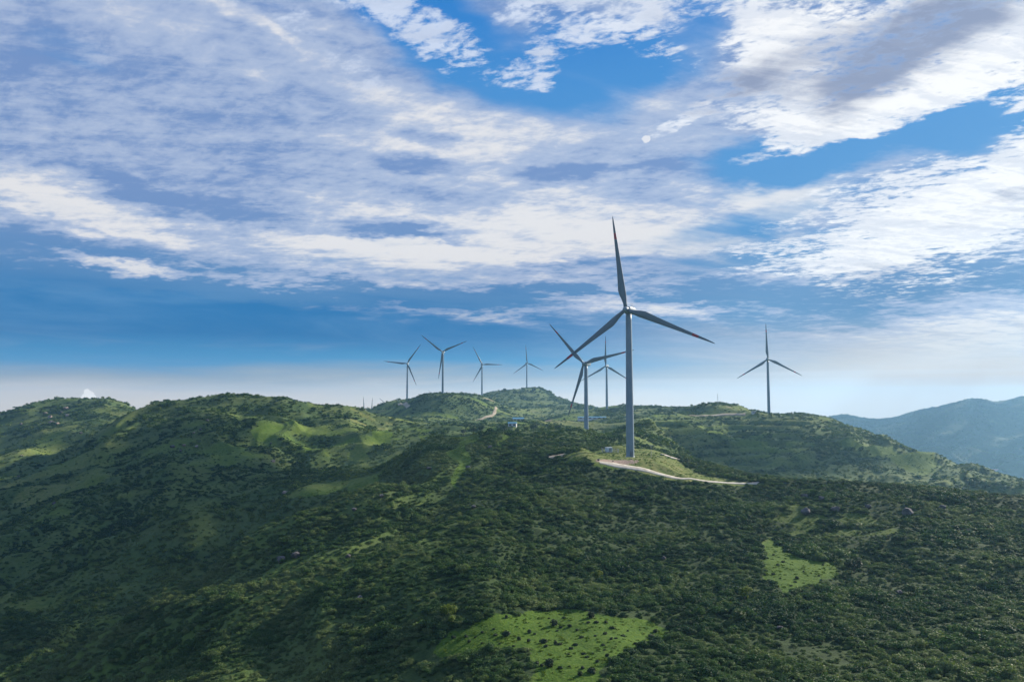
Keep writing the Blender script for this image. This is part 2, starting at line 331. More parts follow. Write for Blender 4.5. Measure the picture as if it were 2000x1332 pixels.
def height(x, y):
    x = np.atleast_1d(np.asarray(x, float)); y = np.atleast_1d(np.asarray(y, float))
    r = np.hypot(x, y); z = base_height(x, y)
    wx = x + 25 * gnoise(x / 90, y / 90, 91); wy = y + 25 * gnoise(x / 90 + 5, y / 90, 92)
    def amp(lam, a): return a * np.clip((r / lam - 1.2) / 3.5, 0, 1)
    n = amp(420, 10) * fbm(wx, wy, 420, 1, 1, True) + amp(170, 9.0) * fbm(wx, wy, 170, 1, 2, True) + amp(70, 4.6) * fbm(wx, wy, 70, 1, 3, True)
    n = n + amp(30, 1.8) * fbm(wx, wy, 30, 2, 5) + .35 * gnoise(x / 9, y / 9, 9)
    big = np.clip((r - 2300) / 1500, 0, 1)
    n = n + big * (34 * fbm(wx * 1.0, wy, 900, 4, 30, True) - 14)
    near = np.clip((r - 120) / 500, .6, 1)
    A_ = np.arctan2(x, y); n = n * (1 - .55 * np.clip((A_ + .27) / .05, 0, 1) * np.clip((.12 - A_) / .05, 0, 1) * np.clip((r - 1250) / 150, 0, 1))
    n = n * (1 - .4 * np.clip((r - 900) / 300, 0, 1)) * (1 - .45 * np.clip((-x - 5) / 40, 0, 1) * np.clip((620 - r) / 80, 0, 1))
    z = z + n * near - 36 * np.clip((r - 2600) / 1200, 0, 1) * np.clip((8000 - r) / 2000, 0, 1)
    for k, h_, rib in ribs(x, y, wx, wy, r): z = z + k * h_ * (rib - .35)
    for fx, fy, fz, r0, r1 in FLATS:
        d = np.hypot(x - fx, y - fy); w = np.clip((r1 - d) / (r1 - r0), 0, 1); w = w * w * (3 - 2 * w)
        z = z * (1 - w) + fz * w
    for fx, fy, h_, r0 in MOUNDS:
        z = z + h_ * np.exp(-((x - fx) ** 2 + (y - fy) ** 2) / r0 ** 2)
    return z


MOUNDS = [(35.5, 411, 3.6, 7.5), (61.5, 463, 3.6, 8), (80, 470, 2.5, 12)]
# turbines: hub position, yaw of the rotor axis, turn of the rotor, height of the tower
TURB = [('A', 59.4, 413.1, 49.4, -26, 113), ('B', 64.2, 712.7, 36.6, -30, 78), ('C', 153.5, 1303.9, 62.7, -24, 1), ('D', 356.2, 1107.1, 62.9, -12, 118),
        ('E', -219.5, 1664.7, 85.4, -4, 36), ('F', -126.5, 1443.8, 95.5, -10, 68), ('G', -71.1, 1923.2, 96.2, 18, 90), ('H', 41.2, 2136.4, 111.0, 18, 114)]
TOWER_H = 76.5
for k, x, y, z, yaw, ph in TURB:
    yw = math.radians(yaw)
    tx, ty = x - 4.6 * math.sin(yw), y + 4.6 * math.cos(yw)
    FLATS.append((tx, ty, z - TOWER_H, {'A': 9, 'F': 14, 'D': 14}.get(k, 9), {'A': 34, 'B': 30, 'F': 130, 'E': 90, 'G': 80, 'H': 80}.get(k, 45)))
FAR_TURB = [(711.5, 802, 2780, 0, -4), (726, 803, 2880, 4, 3), (763, 796, 2640, -6, -51), (849, 775, 4200, 5, -44)]
for a, b, y, yaw, ph in FAR_TURB:
    q = unproj(a, b, y); FLATS.append((q[0], q[1] + 4.6, q[2] - TOWER_H, 20, 120))
FLATS.append((44.0, 428.0, 49.4 - TOWER_H, 10, 26))


def hit(px, py, y0=70, y1=9000, z_off=0.0):
    """First ground point seen at pixels (arrays), marching along the view ray."""
    px = np.atleast_1d(np.asarray(px, float)); py = np.atleast_1d(np.asarray(py, float))
    ys = np.exp(np.linspace(math.log(y0), math.log(y1), 900)); res = []
    for a, b in zip(px, py):
        ux, _, uz = unproj(a, b, 1.0)
        zz = height(ux * ys, ys); below = np.nonzero(uz * ys <= zz + z_off)[0]
        if not len(below): res.append((np.nan,) * 3); continue
        i = max(below[0], 1); d0 = uz * ys[i - 1] - zz[i - 1]; d1 = uz * ys[i] - zz[i]
        t = d0 / (d0 - d1 + 1e-9); yy = ys[i - 1] + t * (ys[i] - ys[i - 1])
        res.append((ux * yy, yy, float(height(ux * yy, yy)[0])))
    return np.array(res)


def inpoly(X, Y, poly):
    c_ = np.zeros(X.shape, bool); j = len(poly) - 1
    for i in range(len(poly)):
        xi, yi = poly[i]; xj, yj = poly[j]
        c_ ^= ((yi > Y) != (yj > Y)) & (X < (xj - xi) * (Y - yi) / (yj - yi + 1e-12) + xi)
        j = i
    return c_


def ground_poly(pts, y0=70, y1=9000):
    """Outline drawn over the photograph, laid down on the terrain as plan coordinates."""
    h = hit([p[0] for p in pts], [p[1] for p in pts], y0, y1)
    return [(a, b) for a, b, c_ in h if not np.isnan(a)]


def soft(x, y, poly, edge, seed):
    """Membership in a plan polygon with a ragged edge."""
    jx = x + edge * fbm(x, y, edge * 4, 3, seed); jy = y + edge * fbm(x, y, edge * 4, 3, seed + 7)
    return inpoly(jx, jy, poly)


MEADOW = [(850, 1268), (895, 1232), (940, 1222), (985, 1200), (1050, 1196), (1100, 1190), (1160, 1196), (1220, 1208), (1290, 1214), (1318, 1228), (1300, 1246), (1230, 1262), (1198, 1290), (1180, 1345),
          (1050, 1345), (1045, 1290), (1010, 1272), (960, 1272), (930, 1280), (890, 1280)]
CLEARING = [(1483, 1105), (1492, 1062), (1517, 1045), (1540, 1068), (1565, 1086), (1622, 1092), (1645, 1132), (1605, 1140), (1560, 1146), (1528, 1162), (1500, 1140), (1478, 1122)]
PAD = [(1095, 897), (1118, 886), (1160, 882), (1290, 882), (1330, 905), (1480, 942), (1400, 946), (1340, 942), (1250, 922), (1165, 906), (1130, 896)]
BRIGHT1 = [(490, 842), (520, 830), (545, 833), (547, 850), (520, 862), (500, 864)]
BRIGHT2 = [(560, 824), (600, 823), (640, 834), (655, 846), (600, 846), (572, 836)]
SPURTOP = [(555, 968), (590, 952), (620, 942), (690, 935), (745, 927), (740, 945), (690, 955), (640, 966), (590, 975)]
SUNNY = [(540, 835), (640, 830), (760, 842), (850, 852), (870, 862), (840, 900), (760, 915), (660, 905), (590, 880)]
F1 = [(700, 846), (760, 849), (830, 845), (850, 840), (930, 839), (935, 846), (860, 853), (780, 857), (710, 853)]
F2 = [(850, 862), (930, 851), (985, 846), (1000, 850), (950, 858), (880, 868)]
STRIP = [(1500, 1010), (1560, 985), (1700, 1010), (1790, 1035), (1700, 1045), (1560, 1042), (1500, 1060)]
DIRT = [(1162, 897), (1185, 897), (1240, 899), (1250, 901), (1238, 906), (1190, 905), (1165, 902)]
polys = {k: ground_poly(v, a, b) for k, v, a, b in (('meadow', MEADOW, 90, 330), ('clearing', CLEARING, 150, 360), ('pad', PAD, 350, 520), ('b1', BRIGHT1, 600, 1100), ('b2', BRIGHT2, 600, 1100),
         ('spur', SPURTOP, 480, 700), ('sunny', SUNNY, 560, 1250), ('f1', F1, 860, 1400), ('f2', F2, 800, 1300), ('strip', STRIP, 220, 420), ('dirt', DIRT, 360, 460))}


def masks(x, y):
    """0..1 fields over the plan: open grass, bare soil, terraces, dry tint."""
    r = np.hypot(x, y); A = np.arctan2(x, y)
    grass = np.zeros(len(x))
    for k, e, s_ in (('meadow', 5, 50), ('clearing', 5, 51), ('pad', 4, 52), ('b1', 14, 53), ('b2', 16, 54), ('spur', 9, 55), ('f1', 26, 56), ('f2', 26, 57)):
        grass[soft(x, y, polys[k], e, s_)] = 1
    s_ = soft(x, y, polys['strip'], 6, 58); grass[s_ & (fbm(x, y, 14, 3, 59) > .02)] = .7
    s_ = soft(x, y, polys['sunny'], 20, 97); grass = np.maximum(grass, np.where(s_, .95 * np.clip((gnoise(x / 70, y / 24, 98) + .6 * fbm(x, y, 22, 3, 99) - .08) / .15, 0, 1), 0))  # extra bright grass patches put in where the slope should look sunlit
    # natural openings in the scrub, more on the hills behind
    op = fbm(x, y, 70, 4, 60) + .5 * fbm(x, y, 300, 2, 61)
    thr = np.interp(r, [150, 400, 500, 800, 1500, 2400, 2800], [.62, .55, .36, .14, .10, .3, .5])
    grass = np.maximum(grass, .65 * np.clip((op - thr) / .10, 0, 1))
    mid = (A > -.2) & (A < .12) & (r > 850) & (r < 1450)
    grass = np.maximum(grass, np.where(mid & (gnoise(x / 160, y / 26, 62) > .18), .9, 0))
    wx = x + 25 * gnoise(x / 90, y / 90, 91); wy = y + 25 * gnoise(x / 90 + 5, y / 90, 92)
    for k, h_, rib in ribs(x, y, wx, wy, r, (0, 1, 2)): grass = np.maximum(grass, .30 * np.clip(k, 0, 1) * np.clip((rib - .62 + .8 * fbm(x, y, 30, 3, 77)) / .3, 0, 1))
    soil = np.zeros(len(x)); soil[soft(x, y, polys['dirt'], 1.2, 63)] = 1
    soil = np.maximum(soil, .8 * np.clip((fbm(x, y, 90, 4, 64) - .55) / .05, 0, 1) * (r > 700))
    terr = ((A > .17) & (A < .36) & (r > 620) & (r < 1080)).astype(float) * np.clip(fbm(x, y, 220, 2, 66) * 1.5 + .75, 0, 1)
    return grass, soil, terr


def new_obj(name, me, mats=(), parent=None, kind=None, label=None, cat=None, group=None):
    o = bpy.data.objects.new(name, me); COL.objects.link(o)
    for m in mats: me.materials.append(m)
    if parent: o.parent = parent
    if kind: o['kind'] = kind
    if label: o['label'] = label
    if cat: o['category'] = cat
    if group: o['group'] = group
    return o


def fast_mesh(name, V, Fc, k=4, smooth=True):
    me = bpy.data.meshes.new(name); V = np.asarray(V, np.float32); Fc = np.asarray(Fc, np.int32)
    me.vertices.add(len(V)); me.vertices.foreach_set('co', V.ravel())
    if len(Fc):
        me.loops.add(Fc.size); me.loops.foreach_set('vertex_index', Fc.ravel())
        me.polygons.add(len(Fc)); me.polygons.foreach_set('loop_start', np.arange(0, Fc.size, k, dtype=np.int32))
        try: me.polygons.foreach_set('loop_total', np.full(len(Fc), k, np.int32))
        except Exception: pass
        me.polygons.foreach_set('use_smooth', np.full(len(Fc), smooth))
    me.update(calc_edges=True); return me


def attr(me, name, vals):
    a = me.attributes.new(name, 'FLOAT', 'POINT'); a.data.foreach_set('value', np.asarray(vals, np.float32))


def new_mat(name):
    m = bpy.data.materials.new(name); m.use_nodes = True; m.node_tree.nodes.clear(); return m, NT(m.node_tree)


def finish(m, T, color, rough=.9, spec=.2, bump=None, bdist=.1, metallic=0.0, extra=None):
    b = T.n('ShaderNodeBsdfPrincipled'); T.put(b.inputs['Base Color'], color); T.put(b.inputs['Roughness'], rough)
    b.inputs['Specular IOR Level'].default_value = spec; b.inputs['Metallic'].default_value = metallic
    if bump is not None:
        n = T.n('ShaderNodeBump'); n.inputs['Distance'].default_value = bdist; T.put(n.inputs['Height'], bump); T.L.new(n.outputs[0], b.inputs['Normal'])
    o = T.n('ShaderNodeOutputMaterial'); T.L.new(b.outputs[0], o.inputs[0]); return m


def simple(name, col, rough=.6, spec=.4, metallic=0.0, var=.12, scale=2.0):
    m, T = new_mat(name); tc = T.n('ShaderNodeTexCoord').outputs['Object']
    n = T.noise(tc, scale, 5, .6)

    dark = tuple(v * (1 - var) for v in col[:3]) + (1,); lite = tuple(min(1, v * (1 + var)) for v in col[:3]) + (1,)
    c_ = T.mix(T.ss(n, .3, .7), dark, lite)
    return finish(m, T, c_, rough, spec, metallic=metallic)


# ground material
mg, T = new_mat('ground'); tc = T.n('ShaderNodeNewGeometry').outputs['Position']
def at_(T, n, typ='GEOMETRY'):
    a = T.n('ShaderNodeAttribute'); a.attribute_name = n; a.attribute_type = typ; return a.outputs['Fac']
na = T.noise(tc, .03, 6, .6); nb = T.noise(tc, .35, 5, .6); nc_ = T.noise(tc, 1.6, 4, .6)
scrub_c = T.mix(T.ss(nb, .3, .7), (.040, .075, .026, 1), (.070, .115, .034, 1))
scrub_c = T.mix(T.ss(na, .35, .7), scrub_c, (.095, .125, .040, 1))
grass_c = T.mix(T.ss(nb, .3, .7), (.034, .082, .007, 1), (.060, .114, .011, 1))
grass_c = T.mix(T.ss(nc_, .45, .75), grass_c, (.095, .140, .024, 1))
grass_c = T.mix(T.mul(at_(T, 'hill'), .8), grass_c, T.mix(T.ss(nb, .3, .7), (.075, .135, .014, 1), (.125, .180, .028, 1)))  # near grass is coloured darker as if cloud-shaded, hill grass brighter as if sunlit
dry = T.mix(T.ss(nb, .35, .65), (.13, .155, .040, 1), (.25, .215, .10, 1))
grass_c = T.mix(T.mul(at_(T, 'dry'), .75), grass_c, dry)
scrub_c = T.mix(at_(T, 'hill'), T.mix(T.ss(nb, .3, .7), (.018, .036, .014, 1), (.040, .066, .022, 1)), scrub_c)  # dark near ground stands in for shade in the gaps between shrubs
col = T.mix(at_(T, 'grass'), scrub_c, grass_c)
soil_c = T.mix(T.ss(nc_, .3, .7), (.22, .155, .12, 1), (.34, .26, .21, 1))
col = T.mix(at_(T, 'soil'), col, soil_c)
hb = T.add(T.mul(nb, .5), T.mul(nc_, .22))
finish(mg, T, col, .95, .1, hb, .9)


# the terrain grid: fine in front of the camera, coarse around the rest
az = np.concatenate([np.linspace(-math.pi, -.80, 50)[:-1], np.linspace(-.80, -.62, 60)[:-1], np.linspace(-.62, .62, 1150), np.linspace(.62, .95, 110)[1:], np.linspace(.95, math.pi, 46)[1:]])
rr = np.exp(np.concatenate([np.linspace(math.log(18), math.log(110), 60)[:-1], np.linspace(math.log(110), math.log(1600), 660)[:-1], np.linspace(math.log(1600), math.log(6500), 190)[:-1], np.linspace(math.log(6500), math.log(8050), 10)]))
GA, GR = np.meshgrid(az, rr); GX = (np.sin(GA) * GR).ravel(); GY = (np.cos(GA) * GR).ravel(); GZ = height(GX, GY)
gm, sm_, tm = masks(GX, GY)
stepz = 6.5; ph = GZ / stepz
GZ = GZ + tm * .9 * (np.floor(ph) + np.clip((ph - np.floor(ph)) * 3 - 1, 0, 1) - ph) * stepz
gm = np.maximum(gm, tm * .95 * ((ph - np.floor(ph)) > .5) * (fbm(GX, GY, 60, 3, 68) > -.25))
padm = soft(GX, GY, polys['pad'], 3.5, 52)
nr, na_ = GA.shape
idx = np.arange(nr * na_).reshape(nr, na_)
quads = np.stack([idx[:-1, :-1], idx[:-1, 1:], idx[1:, 1:], idx[1:, :-1]], -1).reshape(-1, 4)[:, ::-1]
me = fast_mesh('terrain', np.stack([GX, GY, GZ], 1), quads)
attr(me, 'grass', gm); attr(me, 'soil', sm_)
dryv = np.where(padm, .62 + .5 * fbm(GX, GY, 14, 3, 72), np.clip(fbm(GX, GY, 180, 3, 70) * 1.2 + np.where(np.hypot(GX, GY) > 500, .35, .0), 0, 1) * np.where(np.hypot(GX, GY) < 420, .3, 1)); dryv[inpoly(GX, GY, polys['meadow']) | inpoly(GX, GY, polys['clearing']) | inpoly(GX, GY, polys['b1'])] = 0
attr(me, 'dry', dryv); attr(me, 'hill', np.clip(np.maximum((np.hypot(GX, GY) - 380) / 220, .8 * np.clip((-GX - 10) / 40, 0, 1) * (GY > 120)), 0, 1) * np.clip((2700 - np.hypot(GX, GY)) / 400, 0, 1))  # hill tone also lightens the near left flank, as if sunlit
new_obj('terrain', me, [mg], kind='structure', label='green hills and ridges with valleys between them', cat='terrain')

# how high above the camera the land already reaches, outward along every direction (used to skip scrub nobody could see)
ELV = np.maximum.accumulate((GZ / GR.ravel()).reshape(nr, na_), axis=0)


def seen(x, y, ztop, slack=.012):
    A = np.arctan2(x, y); r = np.hypot(x, y)
    ia = np.clip(np.searchsorted(az, A), 0, na_ - 1); ir = np.clip(np.searchsorted(rr, r) - 3, 0, nr - 1)
    return ztop / r > ELV[ir, ia] - slack
#TERRAIN_END

GZ2 = GZ.reshape(nr, na_); GM2 = gm.reshape(nr, na_); SM2 = sm_.reshape(nr, na_)


def sample(G, x, y):
    """Bilinear look-up in the terrain grid."""
    A = np.arctan2(x, y); r = np.hypot(x, y)
    ia = np.clip(np.searchsorted(az, A) - 1, 0, na_ - 2); ir = np.clip(np.searchsorted(rr, r) - 1, 0, nr - 2)
    ta = np.clip((A - az[ia]) / (az[ia + 1] - az[ia]), 0, 1); tr = np.clip((r - rr[ir]) / (rr[ir + 1] - rr[ir]), 0, 1)
    return (G[ir, ia] * (1 - ta) + G[ir, ia + 1] * ta) * (1 - tr) + (G[ir + 1, ia] * (1 - ta) + G[ir + 1, ia + 1] * ta) * tr


def gz(x, y): return float(sample(GZ2, np.array([x]), np.array([y]))[0])


# ------------------------------------------------------------------ road and tracks
m_conc, T = new_mat('concrete_road'); tc = T.n('ShaderNodeNewGeometry').outputs['Position']
n1 = T.noise(tc, .5, 6, .65); n2 = T.noise(tc, 4, 4, .6)
finish(m_conc, T, T.mix(T.ss(n1, .35, .7), (.36, .32, .26, 1), (.56, .52, .45, 1)), .9, .2, n2, .03)
m_dirt, T = new_mat('dirt_track'); tc = T.n('ShaderNodeNewGeometry').outputs['Position']
n1 = T.noise(tc, .12, 6, .65); n2 = T.noise(tc, 2, 4, .6)
finish(m_dirt, T, T.mix(T.ss(n1, .35, .7), (.26, .22, .16, 1), (.42, .36, .28, 1)), .95, .1, n2, .08)


def ribbon(name, pix, width, mat, y0, y1, lift=.35, label='', cat='road', step=1.2, rough=0.0):
    h = hit([p[0] for p in pix], [p[1] for p in pix], y0, y1); h = h[~np.isnan(h[:, 0])][:, :2]
    seg = np.hypot(*np.diff(h, axis=0).T); s_ = np.concatenate([[0], np.cumsum(seg)])
    t = np.arange(0, s_[-1], step); P = np.stack([np.interp(t, s_, h[:, 0]), np.interp(t, s_, h[:, 1])], 1)
    k = np.array([1, 2, 3, 2, 1.]); k /= k.sum()
    for _ in range(12):
        Q = np.pad(P, ((2, 2), (0, 0)), 'edge'); P = sum(Q[i:i + len(P)] * k[i] for i in range(5))
    D = np.gradient(P, axis=0); D /= np.hypot(*D.T)[:, None] + 1e-9; N = np.stack([-D[:, 1], D[:, 0]], 1)
    w = width * (1 + rough * gnoise(t / 9, t * 0 + 3.3, 5))
    V = []; offs = ((-.52, -.5), (-.48, 0), (-.24, .03), (0, .05), (.24, .03), (.48, 0), (.52, -.5))
    for off, dz_ in offs:
        q = P + N * (w * off)[:, None]; V.append(np.stack([q[:, 0], q[:, 1], sample(GZ2, q[:, 0], q[:, 1]) + lift + dz_], 1))
    V = np.stack(V, 1).reshape(-1, 3); n = len(P); m_ = len(offs); Fc = []
    for i in range(n - 1):
        for j in range(m_ - 1): Fc.append((i * m_ + j, i * m_ + j + 1, (i + 1) * m_ + j + 1, (i + 1) * m_ + j))
    new_obj(name, fast_mesh(name, V, Fc), [mat], kind='structure', label=label, cat=cat)
    return P


ROADS = []
ROADS.append((ribbon('road', [(1158, 902), (1175, 904), (1195, 907), (1215, 909), (1240, 914), (1262, 919), (1285, 924), (1310, 930), (1340, 936), (1370, 939.5), (1400, 941), (1432, 942.5), (1465, 943.5), (1495, 944.5)], 3.4, m_conc, 330, 470, .14, 'pale concrete road curving along the ridge', rough=.22), 4.5))
ROADS.append((ribbon('path', [(1060, 896), (1075, 893), (1090, 890.5), (1105, 888), (1120, 886)], 3.4, m_dirt, 380, 520, .35, 'pale track climbing to the turbine pad', rough=.4), 3.5))
ROADS.append((ribbon('path', [(1292, 886), (1300, 889), (1310, 893), (1322, 898), (1332, 901)], 3.4, m_conc, 350, 560, .35, 'pale track behind the turbine pad', rough=.3), 3.5))
ROADS.append((ribbon('path', [(1330, 811), (1360, 811), (1395, 812), (1420, 811), (1440, 809), (1460, 807.5), (1480, 807.5)], 7, m_dirt, 950, 1200, .6, 'dirt track contouring below the hilltop', step=6, rough=.5), 7))
ROADS.append((ribbon('path', [(918, 820.5), (935, 817.5), (955, 815), (972, 812), (962, 806), (970, 800), (968, 793)], 4.5, m_dirt, 1200, 2300, .8, 'dirt track zigzagging up the far hill', step=6, rough=.5), 9))
ROADS.append((ribbon('path', [(778, 787), (782, 791), (792, 795), (805, 799)], 7, m_dirt, 1200, 1800, .8, 'pale track below the turbines', step=6, rough=.4), 7))

# ------------------------------------------------------------------ scrub and woodland
def leaf_mat(name, dark, mid, lite, trans=.25):
    m, T = new_mat(name)
    tint = at_(T, 'tint', 'INSTANCER'); g = T.n('ShaderNodeObjectInfo').outputs['Random']
    leaf = at_(T, 'leaf'); v = T.add(T.mul(tint, .75), T.mul(leaf, .35))
    c_ = T.mix(T.ss(v, .1, .5), dark, mid); c_ = T.mix(T.ss(v, .5, .95), c_, lite)
    d = T.n('ShaderNodeBsdfPrincipled'); T.L.new(c_, d.inputs['Base Color']); d.inputs['Roughness'].default_value = .55; d.inputs['Specular IOR Level'].default_value = .05
    tr = T.n('ShaderNodeBsdfTranslucent'); T.L.new(T.mixm(1.0, c_, (1.2, 1.35, .6, 1), 'MULTIPLY'), tr.inputs[0])
    mx = T.n('ShaderNodeMixShader'); mx.inputs[0].default_value = trans
    T.L.new(d.outputs[0], mx.inputs[1]); T.L.new(tr.outputs[0], mx.inputs[2])
    o = T.n('ShaderNodeOutputMaterial'); T.L.new(mx.outputs[0], o.inputs[0]); return m


m_leaf = leaf_mat('scrub_leaves', (.014, .042, .024, 1), (.048, .098, .032, 1), (.130, .170, .070, 1))
m_leaf_far = leaf_mat('far_leaves', (.024, .060, .028, 1), (.062, .118, .034, 1), (.13, .175, .045, 1), .2)
m_tuft = leaf_mat('grass_blades', (.042, .088, .010, 1), (.072, .125, .014, 1), (.115, .165, .028, 1), .3)


def foliage(seed, n, size, lobes=6, flat=.75, spread=.62, up=.35):
    """A crown of unit radius: many small leaf faces over a cluster of uneven lobes."""
    g = np.random.default_rng(seed)
    L = [(g.uniform(-spread, spread), g.uniform(-spread, spread), g.uniform(.15, .62) * flat, g.uniform(.30, .52)) for _ in range(lobes)] + [(0, 0, .35 * flat, .6)]
    V, Fc, lf = [], [], []
    for i in range(n):
        cx, cy, cz, r_ = L[g.integers(len(L))]
        d = g.normal(size=3); d[2] = abs(d[2]) * .9 - .25 * g.random(); d /= np.linalg.norm(d)
        p = np.array([cx, cy, cz]) + d * r_ * g.uniform(.72, 1.08) * np.array([1, 1, flat])
        if p[2] < 0: p[2] = abs(p[2]) * .3
        nrm = d + g.normal(size=3) * .55 + np.array([0, 0, up]); nrm /= np.linalg.norm(nrm)
        a = np.cross(nrm, g.normal(size=3)); a /= np.linalg.norm(a); b = np.cross(nrm, a)
        s_ = size * g.uniform(.6, 1.5); k = len(V)
        V += [p - a * s_, p - b * s_ * .55, p + a * s_, p + b * s_ * .55]; Fc.append((k, k + 1, k + 2, k + 3))
        lf += [g.random()] * 4
    return np.array(V), Fc, np.array(lf)


def proto(name, col_, seed, n, size, mat, **k):
    V, Fc, lf = foliage(seed, n, size, **k); me = fast_mesh(name, V, Fc, smooth=False); attr(me, 'leaf', lf); me.materials.append(mat)
    o = bpy.data.objects.new(name, me); o['kind'] = 'stuff'; col_.objects.link(o); return o


c_near = bpy.data.collections.new('near_shrub_kinds'); c_far = bpy.data.collections.new('far_shrub_kinds'); c_tuft = bpy.data.collections.new('tuft_kinds')
for i in range(5): proto('shrub_crown', c_near, 100 + i, 620, (.085, .10, .075, .12, .09)[i], m_leaf, lobes=(6, 8, 5, 9, 7)[i], flat=(.75, .65, .95, .6, .8)[i])
c_big = bpy.data.collections.new('large_shrub_kinds')
for i in range(4): proto('large_shrub_crown', c_big, 150 + i, 1900, (.05, .06, .045, .065)[i], m_leaf, lobes=(14, 18, 11, 16)[i], flat=(.7, .6, .85, .65)[i], spread=.72)
for i in range(4): proto('far_shrub_crown', c_far, 200 + i, 150, .15, m_leaf_far, lobes=5 + i, flat=(.7, .6, .9, .75)[i])
for i in range(3): proto('grass_tuft', c_tuft, 300 + i, 40, .24, m_tuft, lobes=3, flat=.5, up=.1)


def scatter(name, x, y, z, size, hgt, tint, coll, mat_label, cat):
    me = bpy.data.meshes.new(name); n = len(x)
    me.vertices.add(n); me.vertices.foreach_set('co', np.stack([x, y, z], 1).astype(np.float32).ravel())
    g = rng
    def vec(nm, v): a = me.attributes.new(nm, 'FLOAT_VECTOR', 'POINT'); a.data.foreach_set('vector', np.asarray(v, np.float32).ravel())
    vec('rot', np.stack([g.normal(0, .12, n), g.normal(0, .12, n), g.uniform(0, 6.28, n)], 1)); vec('scl', np.stack([size, size * g.uniform(.8, 1.25, n), hgt], 1))
    attr(me, 'tint', tint); a = me.attributes.new('pick', 'INT', 'POINT'); a.data.foreach_set('value', g.integers(0, len(coll.objects), n).astype(np.int32))
    o = new_obj(name, me, kind='stuff', label=mat_label, cat=cat)
    ng = bpy.data.node_groups.new(name, 'GeometryNodeTree'); ng.interface.new_socket('Geometry', in_out='INPUT', socket_type='NodeSocketGeometry'); ng.interface.new_socket('Geometry', in_out='OUTPUT', socket_type='NodeSocketGeometry')
    N = ng.nodes; L = ng.links; gi = N.new('NodeGroupInput'); go = N.new('NodeGroupOutput'); ip = N.new('GeometryNodeInstanceOnPoints'); ci = N.new('GeometryNodeCollectionInfo')
    ci.inputs[0].default_value = coll; ci.inputs[1].default_value = True; ci.inputs[2].default_value = True
    def named(nm, t):
        q = N.new('GeometryNodeInputNamedAttribute'); q.data_type = t; q.inputs[0].default_value = nm
        return q.outputs[0]
    L.new(gi.outputs[0], ip.inputs['Points']); L.new(ci.outputs[0], ip.inputs['Instance']); ip.inputs['Pick Instance'].default_value = True
    L.new(named('pick', 'INT'), ip.inputs['Instance Index']); L.new(named('rot', 'FLOAT_VECTOR'), ip.inputs['Rotation']); L.new(named('scl', 'FLOAT_VECTOR'), ip.inputs['Scale'])
    L.new(ip.outputs[0], go.inputs[0])
    md = o.modifiers.new('scatter', 'NODES'); md.node_group = ng
    return o


def road_dist(x, y):
    d = np.full(len(x), 1e9)
    for P, w in ROADS:
        q = P[::2] if len(P) > 40 else P
        for a, b in q: d = np.minimum(d, np.hypot(x - a, y - b) - w * .5)
    return d


def points(r0, r1, spacing, amax=.66, amin=None):
    """Random plan points with about one per spacing squared between two distances."""
    n = int(amax * (r1 ** 2 - r0 ** 2) / spacing ** 2)
    r = np.sqrt(rng.uniform(r0 ** 2, r1 ** 2, n)); A = rng.uniform(-amax if amin is None else amin, amax, n)
    return np.sin(A) * r, np.cos(A) * r, r


def cover(r0, r1, spacing, s0, s1, far, slack):
    x, y, r = points(r0, r1, spacing)
    z = sample(GZ2, x, y); k = seen(x, y, z + 3, slack); x, y, r, z = x[k], y[k], r[k], z[k]
    g, s_ = sample(GM2, x, y), sample(SM2, x, y)
    clump = fbm(x, y, 22, 3, 80); open_ = fbm(x, y, 45, 3, 81)
    hill = np.clip((r - 480) / 200, 0, 1) * .75; hn = fbm(x, y, 55, 4, 87) + .6 * fbm(x, y, 210, 2, 88)
    keep = (rng.random(len(x)) > hill * np.clip(.55 - .22 * (x > 150) - 1.6 * hn, 0, 1)) & (rng.random(len(x)) > g * np.where(r < 420, 1.25, .97)) & (s_ < .3) & (rng.random(len(x)) < .97 - .5 * np.clip(open_ - .15, 0, 1))
    rd = np.full(len(x), 99.); m = r < 2300
    if m.any(): rd[m] = road_dist(x[m], y[m])
    keep &= rd > .8
    x, y, r, z, clump, g = x[keep], y[keep], r[keep], z[keep], clump[keep], g[keep]
    big = np.clip(fbm(x, y, 60, 3, 82) + .1, 0, .6)
    size = (s0 + (s1 - s0) * rng.random(len(x)) ** 2) * (1 + .8 * np.clip(clump, -.4, .8) + .5 * big)
    size = size * np.where(g > .3, .6, 1) * (1 + .75 * np.clip(fbm(x, y, 26, 2, 95), -.6, .8))
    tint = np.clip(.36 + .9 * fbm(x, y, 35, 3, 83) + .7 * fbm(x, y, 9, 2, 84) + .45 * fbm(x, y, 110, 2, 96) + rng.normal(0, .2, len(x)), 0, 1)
    tint = tint - .22 * np.clip((-x - 90 - .22 * (y - 350)) / 60, 0, 1) * np.clip((r - 420) / 60, 0, 1) * np.clip((900 - r) / 150, 0, 1)  # leaves across the left valley tinted darker, adding shade by colour
    tint = np.clip(tint + .42 * np.clip((-x - 5) / 40, 0, 1) * np.clip((600 - r) / 60, 0, 1) * np.clip((y - 120) / 60, 0, 1), 0, 1)  # near left flank leaves lightened: grassier cover, and sunlight put into the tint
    return x, y, z - .08 * size, size, size * rng.uniform(.7, 1.15, len(x)) * (1 + .3 * big), tint


